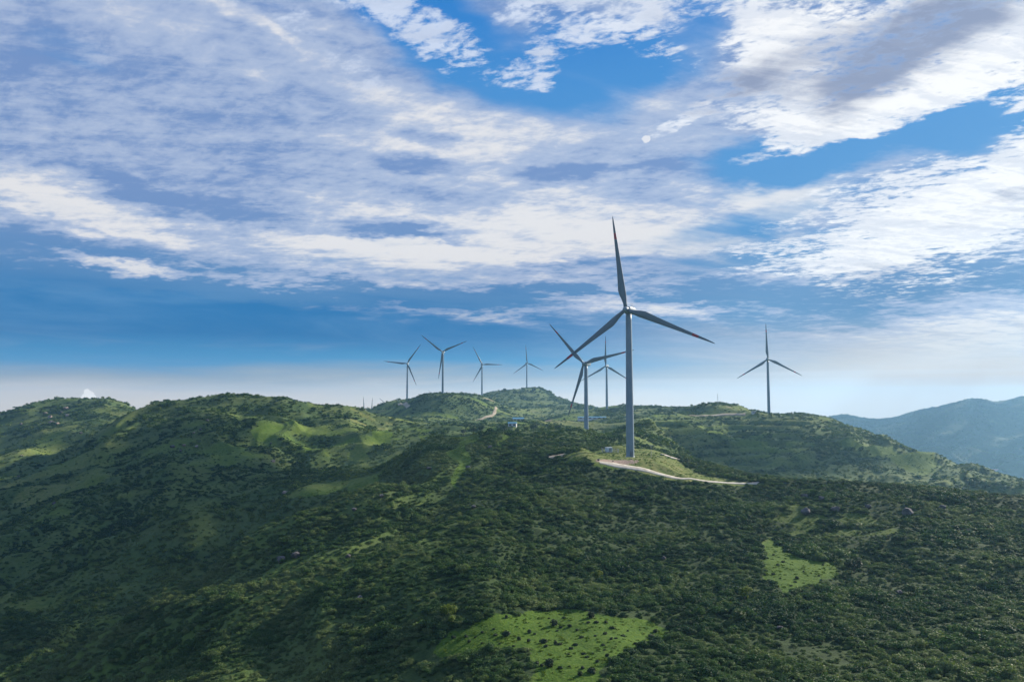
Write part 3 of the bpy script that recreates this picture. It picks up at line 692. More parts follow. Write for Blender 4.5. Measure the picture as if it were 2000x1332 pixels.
parts = [cover(70, 260, 1.35, .62, 1.7, False, .03), cover(260, 480, 1.65, .75, 1.8, False, .02)]
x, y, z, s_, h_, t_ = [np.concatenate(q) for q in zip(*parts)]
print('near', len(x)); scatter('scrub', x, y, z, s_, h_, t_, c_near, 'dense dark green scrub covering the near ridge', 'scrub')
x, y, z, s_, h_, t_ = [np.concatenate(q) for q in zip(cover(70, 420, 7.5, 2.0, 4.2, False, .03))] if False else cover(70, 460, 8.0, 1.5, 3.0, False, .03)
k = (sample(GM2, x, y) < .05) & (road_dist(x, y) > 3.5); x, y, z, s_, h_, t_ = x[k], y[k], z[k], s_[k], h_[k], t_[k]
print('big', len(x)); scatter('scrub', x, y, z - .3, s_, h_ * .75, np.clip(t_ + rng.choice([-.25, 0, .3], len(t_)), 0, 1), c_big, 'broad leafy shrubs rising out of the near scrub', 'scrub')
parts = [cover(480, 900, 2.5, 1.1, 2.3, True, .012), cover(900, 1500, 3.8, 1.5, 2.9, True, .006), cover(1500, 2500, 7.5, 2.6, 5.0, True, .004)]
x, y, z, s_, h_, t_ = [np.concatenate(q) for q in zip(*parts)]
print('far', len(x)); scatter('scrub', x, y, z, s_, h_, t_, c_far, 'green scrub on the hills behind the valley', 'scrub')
parts = [cover(2500, 5200, 13, 4.5, 9, True, .003)]
x, y, z, s_, h_, t_ = [np.concatenate(q) for q in zip(*parts)]
print('forest', len(x)); scatter('woodland', x, y, z, s_, h_ * .7, t_ * .5, c_far, 'hazy woodland on the distant mountain', 'woodland')
# grass tufts over the open ground near the camera
x, y, r = points(90, 520, 1.0); z = sample(GZ2, x, y); g = sample(GM2, x, y); s2 = sample(SM2, x, y)
k = (g > .5) & (s2 < .2) & (rng.random(len(x)) < .35) & (fbm(x, y, 6, 3, 90) > -.12); x, y, z = x[k], y[k], z[k]
k = road_dist(x, y) > .5; x, y, z = x[k], y[k], z[k]
sz = rng.uniform(.25, .75, len(x)); print('tufts', len(x))
scatter('grass', x, y, z, sz, sz * .6, np.clip(.5 + fbm(x, y, 12, 2, 91) + rng.normal(0, .15, len(x)), 0, 1), c_tuft, 'bright grass tufts in the clearings', 'grass')

# ------------------------------------------------------------------ haze
bm = bmesh.new(); bmesh.ops.create_cube(bm, size=1.0)
for v in bm.verts: v.co = Vector((v.co.x * 16400, v.co.y * 16400, -640 if v.co.z < 0 else 176))
hme = bpy.data.meshes.new('haze'); bm.to_mesh(hme); bm.free()
mh, T = new_mat('haze'); pv = T.n('ShaderNodeVolumePrincipled'); pv.inputs['Color'].default_value = (.31, .60, .94, 1); pv.inputs['Density'].default_value = 0.000088
pv.inputs['Anisotropy'].default_value = .5
o = T.n('ShaderNodeOutputMaterial'); T.L.new(pv.outputs[0], o.inputs['Volume'])
new_obj('haze', hme, [mh], kind='stuff', label='thin blue haze over the far hills', cat='haze')
#SCRUB_END

# ------------------------------------------------------------------ added cloud mesh out of view, its outline projected from the shade wanted below
SHADE = [ground_poly(p, a, b) for p, a, b in (
    ([(-60, 1332), (-60, 955), (60, 925), (160, 885), (235, 845), (300, 818), (350, 812), (440, 835), (475, 880), (520, 880), (560, 890), (610, 925), (600, 1000), (530, 1040), (450, 1075), (340, 1140), (200, 1232), (60, 1325)], 70, 2500),
    ([(1290, 850), (1420, 830), (1500, 840), (1600, 880), (1560, 930), (1450, 935), (1350, 900)], 600, 1200),
    ([(1600, 860), (1700, 875), (1790, 920), (1700, 925), (1620, 900)], 600, 1200),
)] + [[(1100, 2300), (3300, 2300), (4400, 5200), (1500, 5200)]]
CZ = 1800.0


def build_shade_cloud():
    step = 24.0; k = (CZ + 60) / sun_dir.z; ox, oy = sun_dir.x * k, sun_dir.y * k
    xs = np.arange(-1500, 3300, step); ys = np.arange(-500, 5400, step); X, Y = np.meshgrid(xs, ys); sh = X.shape
    x, y = X.ravel(), Y.ravel()
    m = np.zeros(len(x))
    gx_, gy_ = x.copy(), y.copy(); hx, hy = sun_dir.x / math.cos(SUN_EL), sun_dir.y / math.cos(SUN_EL)
    for _ in range(12):
        zz = sample(GZ2, gx_, gy_); gx_ = .5 * gx_ + .5 * (x + hx * (zz + 60) / math.tan(SUN_EL)); gy_ = .5 * gy_ + .5 * (y + hy * (zz + 60) / math.tan(SUN_EL))
    x0_, y0_ = x, y; x, y = gx_, gy_
    jx = x + 26 * fbm(x, y, 150, 4, 401); jy = y + 26 * fbm(x, y, 150, 4, 402)
    for p in SHADE: m[inpoly(jx, jy, p)] = 1
    m *= 1.0 * (fbm(x, y, 140, 4, 403) > np.where(np.hypot(x, y) > 2300, -.02, -.8))
    m[np.arctan2(x0_ + ox, y0_ + oy) < math.radians(35.5)] = 0
    x, y = x0_, y0_
    M = m.reshape(sh); B = M.copy()
    for _ in range(5): B = (B + np.roll(B, 1, 0) + np.roll(B, -1, 0) + np.roll(B, 1, 1) + np.roll(B, -1, 1)) / 5
    on = M > .5
    th = np.clip((B - .35) / .65, 0, 1).ravel(); hgt = 14 + 110 * np.sqrt(th) * (1 + .5 * fbm(x, y, 90, 4, 405)); dep = 6 + 22 * th * (1 + .6 * fbm(x, y, 70, 3, 406))
    n = len(x); top = np.stack([x + ox, y + oy, CZ + hgt], 1); bot = np.stack([x + ox, y + oy, CZ - dep], 1)
    V = np.concatenate([top, bot]); I = np.arange(n).reshape(sh); Fc = []
    c_ = on[:-1, :-1] & on[1:, :-1] & on[:-1, 1:] & on[1:, 1:]
    for i, j in zip(*np.nonzero(c_)):
        a, b, c2, d = I[i, j], I[i, j + 1], I[i + 1, j + 1], I[i + 1, j]
        Fc.append((a, b, c2, d)); Fc.append((a + n, d + n, c2 + n, b + n))
        if i == 0 or not c_[i - 1, j]: Fc.append((a, a + n, b + n, b))
        if j + 1 >= c_.shape[1] or not c_[i, j + 1]: Fc.append((b, b + n, c2 + n, c2))
        if i + 1 >= c_.shape[0] or not c_[i + 1, j]: Fc.append((c2, c2 + n, d + n, d))
        if j == 0 or not c_[i, j - 1]: Fc.append((d, d + n, a + n, a))
    m_, T = new_mat('cloud'); finish(m_, T, (.85, .86, .88, 1), 1.0, 0.0)
    new_obj('shade_clouds', fast_mesh('shade_clouds', V, Fc), [m_], kind='structure', label='unseen cloud bank added to shade the left valley, hill and mountain', cat='cloud')


build_shade_cloud()

# ------------------------------------------------------------------ materials of the built things
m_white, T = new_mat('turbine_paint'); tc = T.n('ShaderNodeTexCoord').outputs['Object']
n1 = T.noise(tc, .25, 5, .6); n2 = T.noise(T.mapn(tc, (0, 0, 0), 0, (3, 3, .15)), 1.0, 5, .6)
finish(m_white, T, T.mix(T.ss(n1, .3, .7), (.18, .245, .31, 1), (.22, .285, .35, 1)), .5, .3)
m_blade, T = new_mat('blade_paint'); tc = T.n('ShaderNodeTexCoord').outputs['Object']; sp = T.n('ShaderNodeSeparateXYZ'); T.L.new(tc, sp.inputs[0]); z_ = sp.outputs[2]
band = T.mul(T.m('GREATER_THAN', z_, 37.6), T.m('LESS_THAN', z_, 41.0)); tipd = T.ss(z_, 30, 50, 0, .35); le = T.ss(T.noise(tc, .5, 4, .6), .3, .8, 0, .2)
cb = T.mix(T.add(tipd, le), (.115, .155, .19, 1), (.07, .095, .115, 1)); cb = T.mix(band, cb, (.36, .02, .03, 1)); finish(m_blade, T, cb, .4, .5)
m_dark = simple('dark_steel', (.06, .065, .07), .5, .5)
m_galv = simple('galvanised_steel', (.38, .39, .40), .45, .5, .3)
m_door = simple('door_paint', (.20, .24, .28), .5, .4)
m_cab = simple('cabin_paint', (.55, .66, .76), .5, .4)
m_cabroof = simple('cabin_roof', (.70, .76, .80), .5, .4)
m_concp = simple('plinth_concrete', (.40, .39, .36), .9, .2)
m_wall = simple('pale_render', (.62, .60, .60), .9, .2)
m_glass = simple('window_glass', (.03, .04, .05), .15, .6)
m_redroof = simple('clay_roof', (.48, .26, .22), .9, .2)
m_blueroof = simple('blue_sheet_roof', (.08, .24, .36), .5, .4)
m_bark = simple('bark', (.09, .07, .05), .95, .1)


def mesh_obj(name, bm, mat, parent=None, smooth=False, **k):
    me = bpy.data.meshes.new(name); bm.normal_update(); bm.to_mesh(me); bm.free()
    if smooth: me.polygons.foreach_set('use_smooth', [True] * len(me.polygons))
    return new_obj(name, me, [mat] if not isinstance(mat, (list, tuple)) else mat, parent, **k)


def box(bm, c0, c1, bevel=0.0, M=None):
    r = bmesh.ops.create_cube(bm, size=1.0); vs = r['verts']
    for v in vs: v.co = Vector([(c0[i] + c1[i]) / 2 + v.co[i] * (c1[i] - c0[i]) for i in range(3)])
    if bevel:
        es = list({e for v in vs for e in v.link_edges}); rb = bmesh.ops.bevel(bm, geom=es, offset=bevel, segments=2, affect='EDGES', profile=.5)
        vs = list({v for f in rb['faces'] for v in f.verts} | {v for v in vs if v.is_valid})
    if M is not None:
        for v in vs:
            if v.is_valid: v.co = M @ v.co
    return vs


def tube(bm, a, b, r, seg=6, r2=None):
    a, b = Vector(a), Vector(b); d = (b - a).normalized(); u = d.orthogonal().normalized(); w = d.cross(u); r2 = r if r2 is None else r2
    A = [bm.verts.new(a + (u * math.cos(2 * math.pi * i / seg) + w * math.sin(2 * math.pi * i / seg)) * r) for i in range(seg)]
    B = [bm.verts.new(b + (u * math.cos(2 * math.pi * i / seg) + w * math.sin(2 * math.pi * i / seg)) * r2) for i in range(seg)]
    for i in range(seg): bm.faces.new((A[i], A[(i + 1) % seg], B[(i + 1) % seg], B[i]))
    bm.faces.new(A[::-1]); bm.faces.new(B)


def lathe(bm, prof, seg=32, axis='Z'):
    rings = []
    for r, h in prof:
        ring = []
        for i in range(seg):
            a = 2 * math.pi * i / seg
            ring.append(bm.verts.new((r * math.cos(a), r * math.sin(a), h) if axis == 'Z' else (r * math.cos(a), h, r * math.sin(a))))
        rings.append(ring)
    for p, q in zip(rings, rings[1:]):
        for i in range(seg):
            f = (p[i], p[(i + 1) % seg], q[(i + 1) % seg], q[i]); bm.faces.new(f if axis == 'Z' else f[::-1])
    bm.faces.new(rings[0][::-1] if axis == 'Z' else rings[0]); bm.faces.new(rings[-1] if axis == 'Z' else rings[-1][::-1])


def blade_mesh():
    st = [(0.9, 2.0, 0, 1), (3.0, 2.0, 2, 1), (5.5, 2.7, 12, .62), (8.0, 3.6, 13, .36), (10.5, 3.95, 11.5, .27), (14, 3.55, 9, .23), (20, 2.85, 6, .20), (28, 2.2, 3.5, .18),
          (36, 1.65, 1.5, .16), (43, 1.15, .3, .15), (47.5, .75, 0, .14), (49.4, .40, 0, .13), (50, .12, 0, .12)]
    bm = bmesh.new(); rings = []; n = 20
    for r, ch, tw, th in st:
        ring = []; t = math.radians(tw); off = .5 if r < 4 else .30
        off = .5 - .2 * min(1, max(0, (r - 3) / 7))
        for i in range(n):
            a = 2 * math.pi * i / n; xx = math.cos(a) * .5; thick = th * .5 * math.sin(a)
            if r > 4: thick *= (.35 + .65 * (xx + .5)) ** .8 * 1.25
            x = (xx + .5 - (1 - off)) * ch; y = thick * ch - .0007 * r * r
            ring.append(bm.verts.new((x * math.cos(t) - y * math.sin(t), x * math.sin(t) + y * math.cos(t), r)))
        rings.append(ring)
    for p, q in zip(rings, rings[1:]):
        for i in range(n): bm.faces.new((p[i], p[(i + 1) % n], q[(i + 1) % n], q[i]))
    bm.faces.new(rings[0][::-1]); bm.faces.new(rings[-1])
    bmesh.ops.recalc_face_normals(bm, faces=bm.faces)
    return bm


def make_turbine():
    root = bpy.data.objects.new('wind_turbine', None); COL.objects.link(root); root.empty_display_size = 5
    H = TOWER_H
    bm = bmesh.new(); prof = [(2.55, -1.2), (2.55, .25), (2.12, .26)]
    for a in (0, 1, 2):
        z0, z1 = (.3, 24, 49, H - 2.0)[a], (.3, 24, 49, H - 2.0)[a + 1]; R = lambda z: 2.10 - .62 * (z / H) ** 1.15
        prof += [(R(z0 + (z1 - z0) * q / 8), z0 + (z1 - z0) * q / 8) for q in range(9 if a == 2 else 8)]
    lathe(bm, prof, 36); tw = mesh_obj('tower', bm, m_white, root, True)
    for zf in (24, 49):
        bm = bmesh.new(); rf = 2.10 - .62 * (zf / H) ** 1.15; lathe(bm, [(rf - .3, zf - .12), (rf + .035, zf - .12), (rf + .035, zf + .12), (rf - .3, zf + .12)], 36); mesh_obj('flange', bm, m_white, tw)
    # door and stair on the side towards the road
    ad = math.radians(-58); M = Matrix.Rotation(ad, 4, 'Z')
    bm = bmesh.new(); box(bm, (2.02, -.42, 2.2), (2.16, .42, 4.3), .04, M); mesh_obj('door', bm, m_door, tw)
    bm = bmesh.new()
    box(bm, (2.1, -.75, 1.98), (3.3, .75, 2.06), 0, M)
    for i in range(7): box(bm, (3.3 + i * .28, -.5, 1.75 - i * .27), (3.58 + i * .28, .5, 1.79 - i * .27), 0, M)
    for sgn in (-1, 1):
        for q in ((2.2, 2.06, 3.1), (3.25, 2.06, 3.1), (5.2, .05, 1.15)):
            tube(bm, M @ Vector((q[0], sgn * .6, q[1] - (2.0 if q[0] < 4 else 0))), M @ Vector((q[0], sgn * .6, q[2])), .05)
        tube(bm, M @ Vector((2.2, sgn * .6, 3.1)), M @ Vector((3.25, sgn * .6, 3.1)), .05); tube(bm, M @ Vector((3.25, sgn * .6, 3.1)), M @ Vector((5.2, sgn * .6, 1.15)), .05)
    mesh_obj('stair', bm, m_dark, tw)
    # nacelle with a rounded shell
    bm = bmesh.new(); rings = []
    for y, w, h0, h1 in ((-2.7, 1.35, -1.3, 1.35), (-2.2, 1.65, -1.7, 1.75), (-.5, 1.85, -2.0, 2.0), (5.0, 1.85, -1.9, 2.1), (7.2, 1.75, -1.4, 2.05), (7.8, 1.5, -1.1, 1.8)):
        ring = []
        for i in range(28):
            a = 2 * math.pi * i / 28; c_, s_ = math.cos(a), math.sin(a); e = .42
            ring.append(bm.verts.new((w * math.copysign(abs(c_) ** e, c_), y, (h0 + h1) / 2 + (h1 - h0) / 2 * math.copysign(abs(s_) ** e, s_))))
        rings.append(ring)
    for p, q in zip(rings, rings[1:]):
        for i in range(28): bm.faces.new((p[i], q[i], q[(i + 1) % 28], p[(i + 1) % 28]))
    bm.faces.new(rings[0]); bm.faces.new(rings[-1][::-1]); bmesh.ops.recalc_face_normals(bm, faces=bm.faces)
    nc = mesh_obj('nacelle', bm, m_white, root, True); nc.location = (0, 0, H)
    bm = bmesh.new()
    for sx in (-1.2, 1.2):
        for y in (1.5, 3.2, 4.9, 6.6): tube(bm, (sx, y, 1.9), (sx, y, 2.95), .045, 5)
        tube(bm, (sx, 1.5, 2.95), (sx, 6.6, 2.95), .045, 5)
    tube(bm, (-1.2, 6.6, 2.95), (1.2, 6.6, 2.95), .045, 5); mesh_obj('guard_rail', bm, m_galv, nc)
    bm = bmesh.new(); tube(bm, (0, 6.0, 2.0), (0, 6.0, 4.3), .05, 6); tube(bm, (-.6, 6.0, 4.0), (.6, 6.0, 4.0), .04, 6); tube(bm, (-.6, 6, 4.0), (-.6, 6, 4.4), .08, 6); tube(bm, (.6, 6, 4.0), (.6, 6, 4.35), .1, 6)
    mesh_obj('wind_gauge', bm, m_galv, nc)
    # rotor
    bm = bmesh.new(); lathe(bm, [(.02, -2.6), (.5, -2.5), (.95, -2.1), (1.3, -1.5), (1.5, -.7), (1.55, .4), (1.5, 1.3), (1.3, 1.75)], 28, 'Y'); bmesh.ops.recalc_face_normals(bm, faces=bm.faces)
    hub = mesh_obj('hub', bm, m_white, root, True); hub.location = (0, -4.6, H)
    b0 = mesh_obj('blade', blade_mesh(), m_blade, hub, True); bl = [b0]
    for i in (1, 2): q = b0.copy(); COL.objects.link(q); q.parent = hub; bl.append(q)
    for i, q in enumerate(bl): q.rotation_euler = (0, i * 2 * math.pi / 3, 0)
    return root


def copy_tree(o, parent=None):
    c_ = o.copy(); COL.objects.link(c_)
    if parent is not None: c_.parent = parent
    for ch in [q for q in o.children]: copy_tree(ch, c_)
    return c_


TL = {'A': 'tallest wind turbine, standing on the dry grass pad beside the concrete road', 'B': 'second largest wind turbine, its base hidden behind the dark scrubby knoll',
      'C': 'thin wind turbine seen between the two largest ones, one blade straight up', 'D': 'lone wind turbine on the crest of the terraced hill, above the dirt track',
      'E': 'wind turbine at the left end of the far row, one blade nearly level', 'F': 'wind turbine in the far row with two blades raised in a wide V',
      'G': 'wind turbine standing in the notch of the far hill, below the rocky summit', 'H': 'wind turbine beside the rocky summit of the far hill, a blade straight up'}
proto_t = make_turbine()
def place_turbine(o, x, y, z, yaw, ph):
    yw = math.radians(yaw); o.location = (x - 4.6 * math.sin(yw), y + 4.6 * math.cos(yw), z - TOWER_H); o.rotation_euler = (0, 0, yw)
    for ch in o.children:
        if ch.name.startswith('hub'): ch.rotation_euler = (0, math.radians(ph), 0)
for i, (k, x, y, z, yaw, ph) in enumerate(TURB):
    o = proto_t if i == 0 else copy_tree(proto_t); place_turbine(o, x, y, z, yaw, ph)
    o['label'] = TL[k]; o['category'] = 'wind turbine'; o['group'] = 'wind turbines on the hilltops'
FL = ['faint wind turbine behind the far hill, only an upright blade showing, leftmost', 'faint wind turbine behind the far hill, second upright blade from the left',
      'faint wind turbine behind the far hill, one blade leaning left over the slope', 'faint wind turbine behind the hilltop, blade tips showing beside the V-bladed turbine']
for (a, b, y, yaw, ph), lab in zip(FAR_TURB, FL):
    o = copy_tree(proto_t); q = unproj(a, b, y); place_turbine(o, q[0], q[1], q[2], yaw, ph)
    o['label'] = lab; o['category'] = 'wind turbine'; o['group'] = 'wind turbines on the hilltops'


def thing(name, label, cat, loc, rz=0.0, group=None):
    o = bpy.data.objects.new(name, None); COL.objects.link(o); o.location = loc; o.rotation_euler = (0, 0, rz); o['label'] = label; o['category'] = cat
    if group: o['group'] = group
    return o


# ------------------------------------------------------------------ transformer cabin, its fence, the pole
cx, cy = 187.5 / F * 447 / 1.0, 447.0; cz = gz(cx, cy)
t = thing('transformer_cabin', 'small pale blue cabin inside the wire fence beside the tallest turbine', 'cabin', (cx, cy, cz), math.radians(14))
bm = bmesh.new(); box(bm, (-1.9, -1.4, -.6), (1.9, 1.4, .22), .03); mesh_obj('plinth', bm, m_concp, t)
bm = bmesh.new(); box(bm, (-1.7, -1.2, .2), (1.7, 1.2, 2.5), .04)
for i in range(9): box(bm, (-1.62 + i * .11, -1.235, 1.5), (-1.56 + i * .11, -1.2, 2.2))
mesh_obj('body', bm, m_cab, t)
bm = bmesh.new(); box(bm, (-1.85, -1.35, 2.5), (1.85, 1.35, 2.66), .05); mesh_obj('roof', bm, m_cabroof, t)
for x0 in (-.35, .5):
    bm = bmesh.new(); box(bm, (x0, -1.24, .3), (x0 + .8, -1.2, 2.3), .01); d_ = mesh_obj('door', bm, m_door, t)
    bm = bmesh.new(); box(bm, (x0 + .65, -1.3, 1.2), (x0 + .7, -1.24, 1.4)); mesh_obj('handle', bm, m_dark, d_)
fx, fy = cx + .6, cy; t = thing('wire_fence', 'grey wire mesh fence enclosing the pale blue cabin', 'fence', (fx, fy, gz(fx, fy)))
cor = [(-4.2, -3.2), (4.6, -3.2), (4.6, 3.2), (-4.2, 3.2)]
lz = lambda x, y: gz(fx + x, fy + y) - gz(fx, fy)
for i in range(4):
    a, b = Vector(cor[i]), Vector(cor[(i + 1) % 4]); n = max(2, round((b - a).length / 2.2)); bm = bmesh.new(); L_ = (b - a).length
    for j in range(n):
        p = a + (b - a) * j / n; z0 = lz(p.x, p.y); pb = bmesh.new(); tube(pb, (p.x, p.y, z0 - .3), (p.x, p.y, z0 + 2.1), .045); mesh_obj('post', pb, m_galv, t)
    z0, z1 = lz(*a), lz(*b)
    for k in range(9): tube(bm, (a.x, a.y, z0 + .15 + k * .23), (b.x, b.y, z1 + .15 + k * .23), .012, 4)
    for k in range(int(L_ / .3) + 1):
        p = a + (b - a) * min(1, k * .3 / L_); zz = z0 + (z1 - z0) * min(1, k * .3 / L_); tube(bm, (p.x, p.y, zz + .15), (p.x, p.y, zz + 1.99), .010, 4)
    mesh_obj('mesh_panel', bm, m_galv, t)
q = hit(1272, 893, 360, 520)[0]; t = thing('utility_pole', 'thin pale pole with a crossarm standing on the grass pad', 'pole', (q[0], q[1], q[2]), .3)
bm = bmesh.new(); tube(bm, (0, 0, -.5), (0, 0, 6.4), .12, 10, .08); mesh_obj('post', bm, m_concp, t)
bm = bmesh.new(); box(bm, (-.95, -.05, 5.9), (.95, .05, 6.02)); mesh_obj('crossarm', bm, m_galv, t)
for x0 in (-.85, 0, .85):
    bm = bmesh.new(); lathe(bm, [(.04, 6.02), (.07, 6.1), (.04, 6.18), (.07, 6.26), (.03, 6.34)], 8); o = mesh_obj('insulator', bm, m_wall, t); o.location = (x0, 0, 0 if x0 else .36)

# lattice mast on the hill behind
q = hit(1402, 799, 950, 1250)[0] if False else unproj(1402, 796, 1125); z0 = gz(q[0], q[1]); t = thing('lattice_mast', 'thin lattice mast on the rounded hilltop left of the lone turbine', 'mast', (q[0], q[1], z0))
bm = bmesh.new()
for k in range(3):
    a = 2 * math.pi * k / 3; tube(bm, (1.0 * math.cos(a), 1.0 * math.sin(a), -1), (.3 * math.cos(a), .3 * math.sin(a), 14.5), .07, 5)
    for j in range(9):
        z1, z2 = j * 1.6, (j + 1) * 1.6; r1, r2 = 1 - .7 * z1 / 14.5, 1 - .7 * z2 / 14.5; a2 = a + 2 * math.pi / 3
        tube(bm, (r1 * math.cos(a), r1 * math.sin(a), z1), (r2 * math.cos(a2), r2 * math.sin(a2), z2), .035, 4)
mesh_obj('frame', bm, m_galv, t)
bm = bmesh.new(); tube(bm, (0, 0, 14), (0, 0, 16.5), .05, 5); tube(bm, (.4, -.3, 12), (.4, -.3, 13.6), .16, 6); tube(bm, (-.4, -.3, 12), (-.4, -.3, 13.6), .16, 6); mesh_obj('antenna', bm, m_wall, t)


# ------------------------------------------------------------------ buildings
def house(name, label, cat, loc, rz, w, d, h, roofm, floors, bays, pitch=0.0, group=None, over=.4):
    t = thing(name, label, cat, loc, rz, group)
    bm = bmesh.new(); box(bm, (-w / 2, -d / 2, -3), (w / 2, d / 2, h)); mesh_obj('wall', bm, m_wall, t)
    bm = bmesh.new()
    if pitch:
        pr = [(-d / 2 - over, h - .1), (0, h + pitch), (d / 2 + over, h - .1), (0, h + pitch + .25)]
        pr = [(-d / 2 - over, h + .02), (-d / 2 - over, h + .2), (0, h + pitch + .2), (d / 2 + over, h + .2), (d / 2 + over, h + .02)]
        A = [bm.verts.new((-w / 2 - over, y, z)) for y, z in pr]; B = [bm.verts.new((w / 2 + over, y, z)) for y, z in pr]; n = len(pr)
        for i in range(n): bm.faces.new((A[i], A[(i + 1) % n], B[(i + 1) % n], B[i]))
        bm.faces.new(A[::-1]); bm.faces.new(B); bmesh.ops.recalc_face_normals(bm, faces=bm.faces)
    else: box(bm, (-w / 2 - over, -d / 2 - over, h + .003), (w / 2 + over, d / 2 + over, h + .5))
    mesh_obj('roof', bm, roofm, t)
    fh = h / max(floors, 1)
    for f in range(floors):
        for b in range(bays):
            x0 = -w / 2 + (b + .5) * w / bays; ww = w / bays * .28; wb = bmesh.new(); box(wb, (x0 - ww, -d / 2 - .06, f * fh + fh * .3), (x0 + ww, -d / 2 - .01, f * fh + fh * .8)); mesh_obj('window', wb, m_glass, t)
    return t


def on_ground(px, py, y0, y1):
    q = hit(px, py, y0, y1)[0]
    if np.isnan(q[0]): q = np.array([*unproj(px, py, (y0 + y1) / 2)[:2], 0.0]); q[2] = gz(q[0], q[1])
    return (float(q[0]), float(q[1]), gz(float(q[0]), float(q[1])))


g_ = 'pale village buildings in the hazy valley'
house('apartment_building', 'tallest pale block with rows of windows in the hazy valley on the far right', 'building', on_ground(1908, 922, 2200, 3600), .15, 30, 16, 19, m_wall, 4, 5, 0, g_)
house('apartment_building', 'lower pale block touching the tallest one in the hazy valley', 'building', on_ground(1925, 921, 2200, 3600), .1, 20, 14, 14, m_wall, 3, 3, 0, g_)
house('house', 'long low white house with a pinkish roof beside the hazy valley blocks', 'building', on_ground(1941, 922, 2200, 3600), -.1, 30, 14, 6, m_redroof, 1, 5, 4, g_)
house('house', 'small pinkish house half hidden left of the valley blocks', 'building', on_ground(1887, 917, 2200, 3600), .2, 14, 10, 5, m_redroof, 1, 3, 3, g_)
house('shed', 'larger white and blue roofed shed among the lit trees of the middle valley', 'shed', on_ground(1012, 846, 920, 1600), .1, 14, 9, 4, m_blueroof, 1, 3, 1.6)
house('shed', 'smaller shed left of the blue roofed shed in the middle valley', 'shed', on_ground(1001, 845, 920, 1600), -.1, 8, 6, 3, m_blueroof, 1, 2, 1.2)
house('shed', 'long low blue roofed shed below the thin turbine behind the knoll', 'shed', on_ground(1156, 818, 900, 1700), .05, 40, 8, 2.2, m_blueroof, 1, 6, 1.0)
house('cabin', 'small white cabin beside the dirt track near the lone turbine', 'cabin', on_ground(1472, 807.5, 950, 1250), .1, 5, 3, 2.6, m_wall, 1, 2, 0)

# ------------------------------------------------------------------ boulders
m_rock, T = new_mat('boulder'); tc = T.n('ShaderNodeTexCoord').outputs['Object']
n1 = T.noise(tc, .8, 7, .65); n2 = T.noise(tc, 3.5, 6, .6); rnd = T.n('ShaderNodeObjectInfo').outputs['Random']
rc = T.mix(T.ss(n1, .35, .65), (.065, .065, .075, 1), (.15, .14, .145, 1)); rc = T.mix(T.mul(T.ss(n2, .55, .7), .6), rc, (.08, .09, .06, 1)); finish(m_rock, T, rc, .95, .15, n2, .25)
m_rockl, T = new_mat('pale_boulder'); tc = T.n('ShaderNodeTexCoord').outputs['Object']; n1 = T.noise(tc, .8, 7, .65); n2 = T.noise(tc, 3.5, 6, .6)
finish(m_rockl, T, T.mix(T.ss(n1, .3, .7), (.20, .16, .14, 1), (.36, .30, .27, 1)), .95, .15, n2, .25)


def rock(seed):
    g = np.random.default_rng(seed); bm = bmesh.new(); bmesh.ops.create_icosphere(bm, subdivisions=4, radius=1.0)
    pl = [(lambda v: v / np.linalg.norm(v))(g.normal(size=3)) for _ in range(11)]; dd = g.uniform(.48, .85, 11)
    for v in bm.verts:
        p = np.array(v.co)
        for n, d in zip(pl, dd):
            e = p @ n - d
            if e > 0: p = p - n * e * .97
        q = np.array([p[0] * 1.3 + 7 * seed, p[1] * 1.3, p[2] * 1.3]); k = gnoise(np.array([q[0] + q[2]]), np.array([q[1] - q[2]]), seed)[0] * .12 + gnoise(np.array([q[0] * 3 + q[2] * 3]), np.array([q[1] * 3]), seed)[0] * .05
        v.co = Vector(p * (1 + k) * np.array([1.1, .9, .8]))
    me = bpy.data.meshes.new('boulder'); bm.to_mesh(me); bm.free(); return me


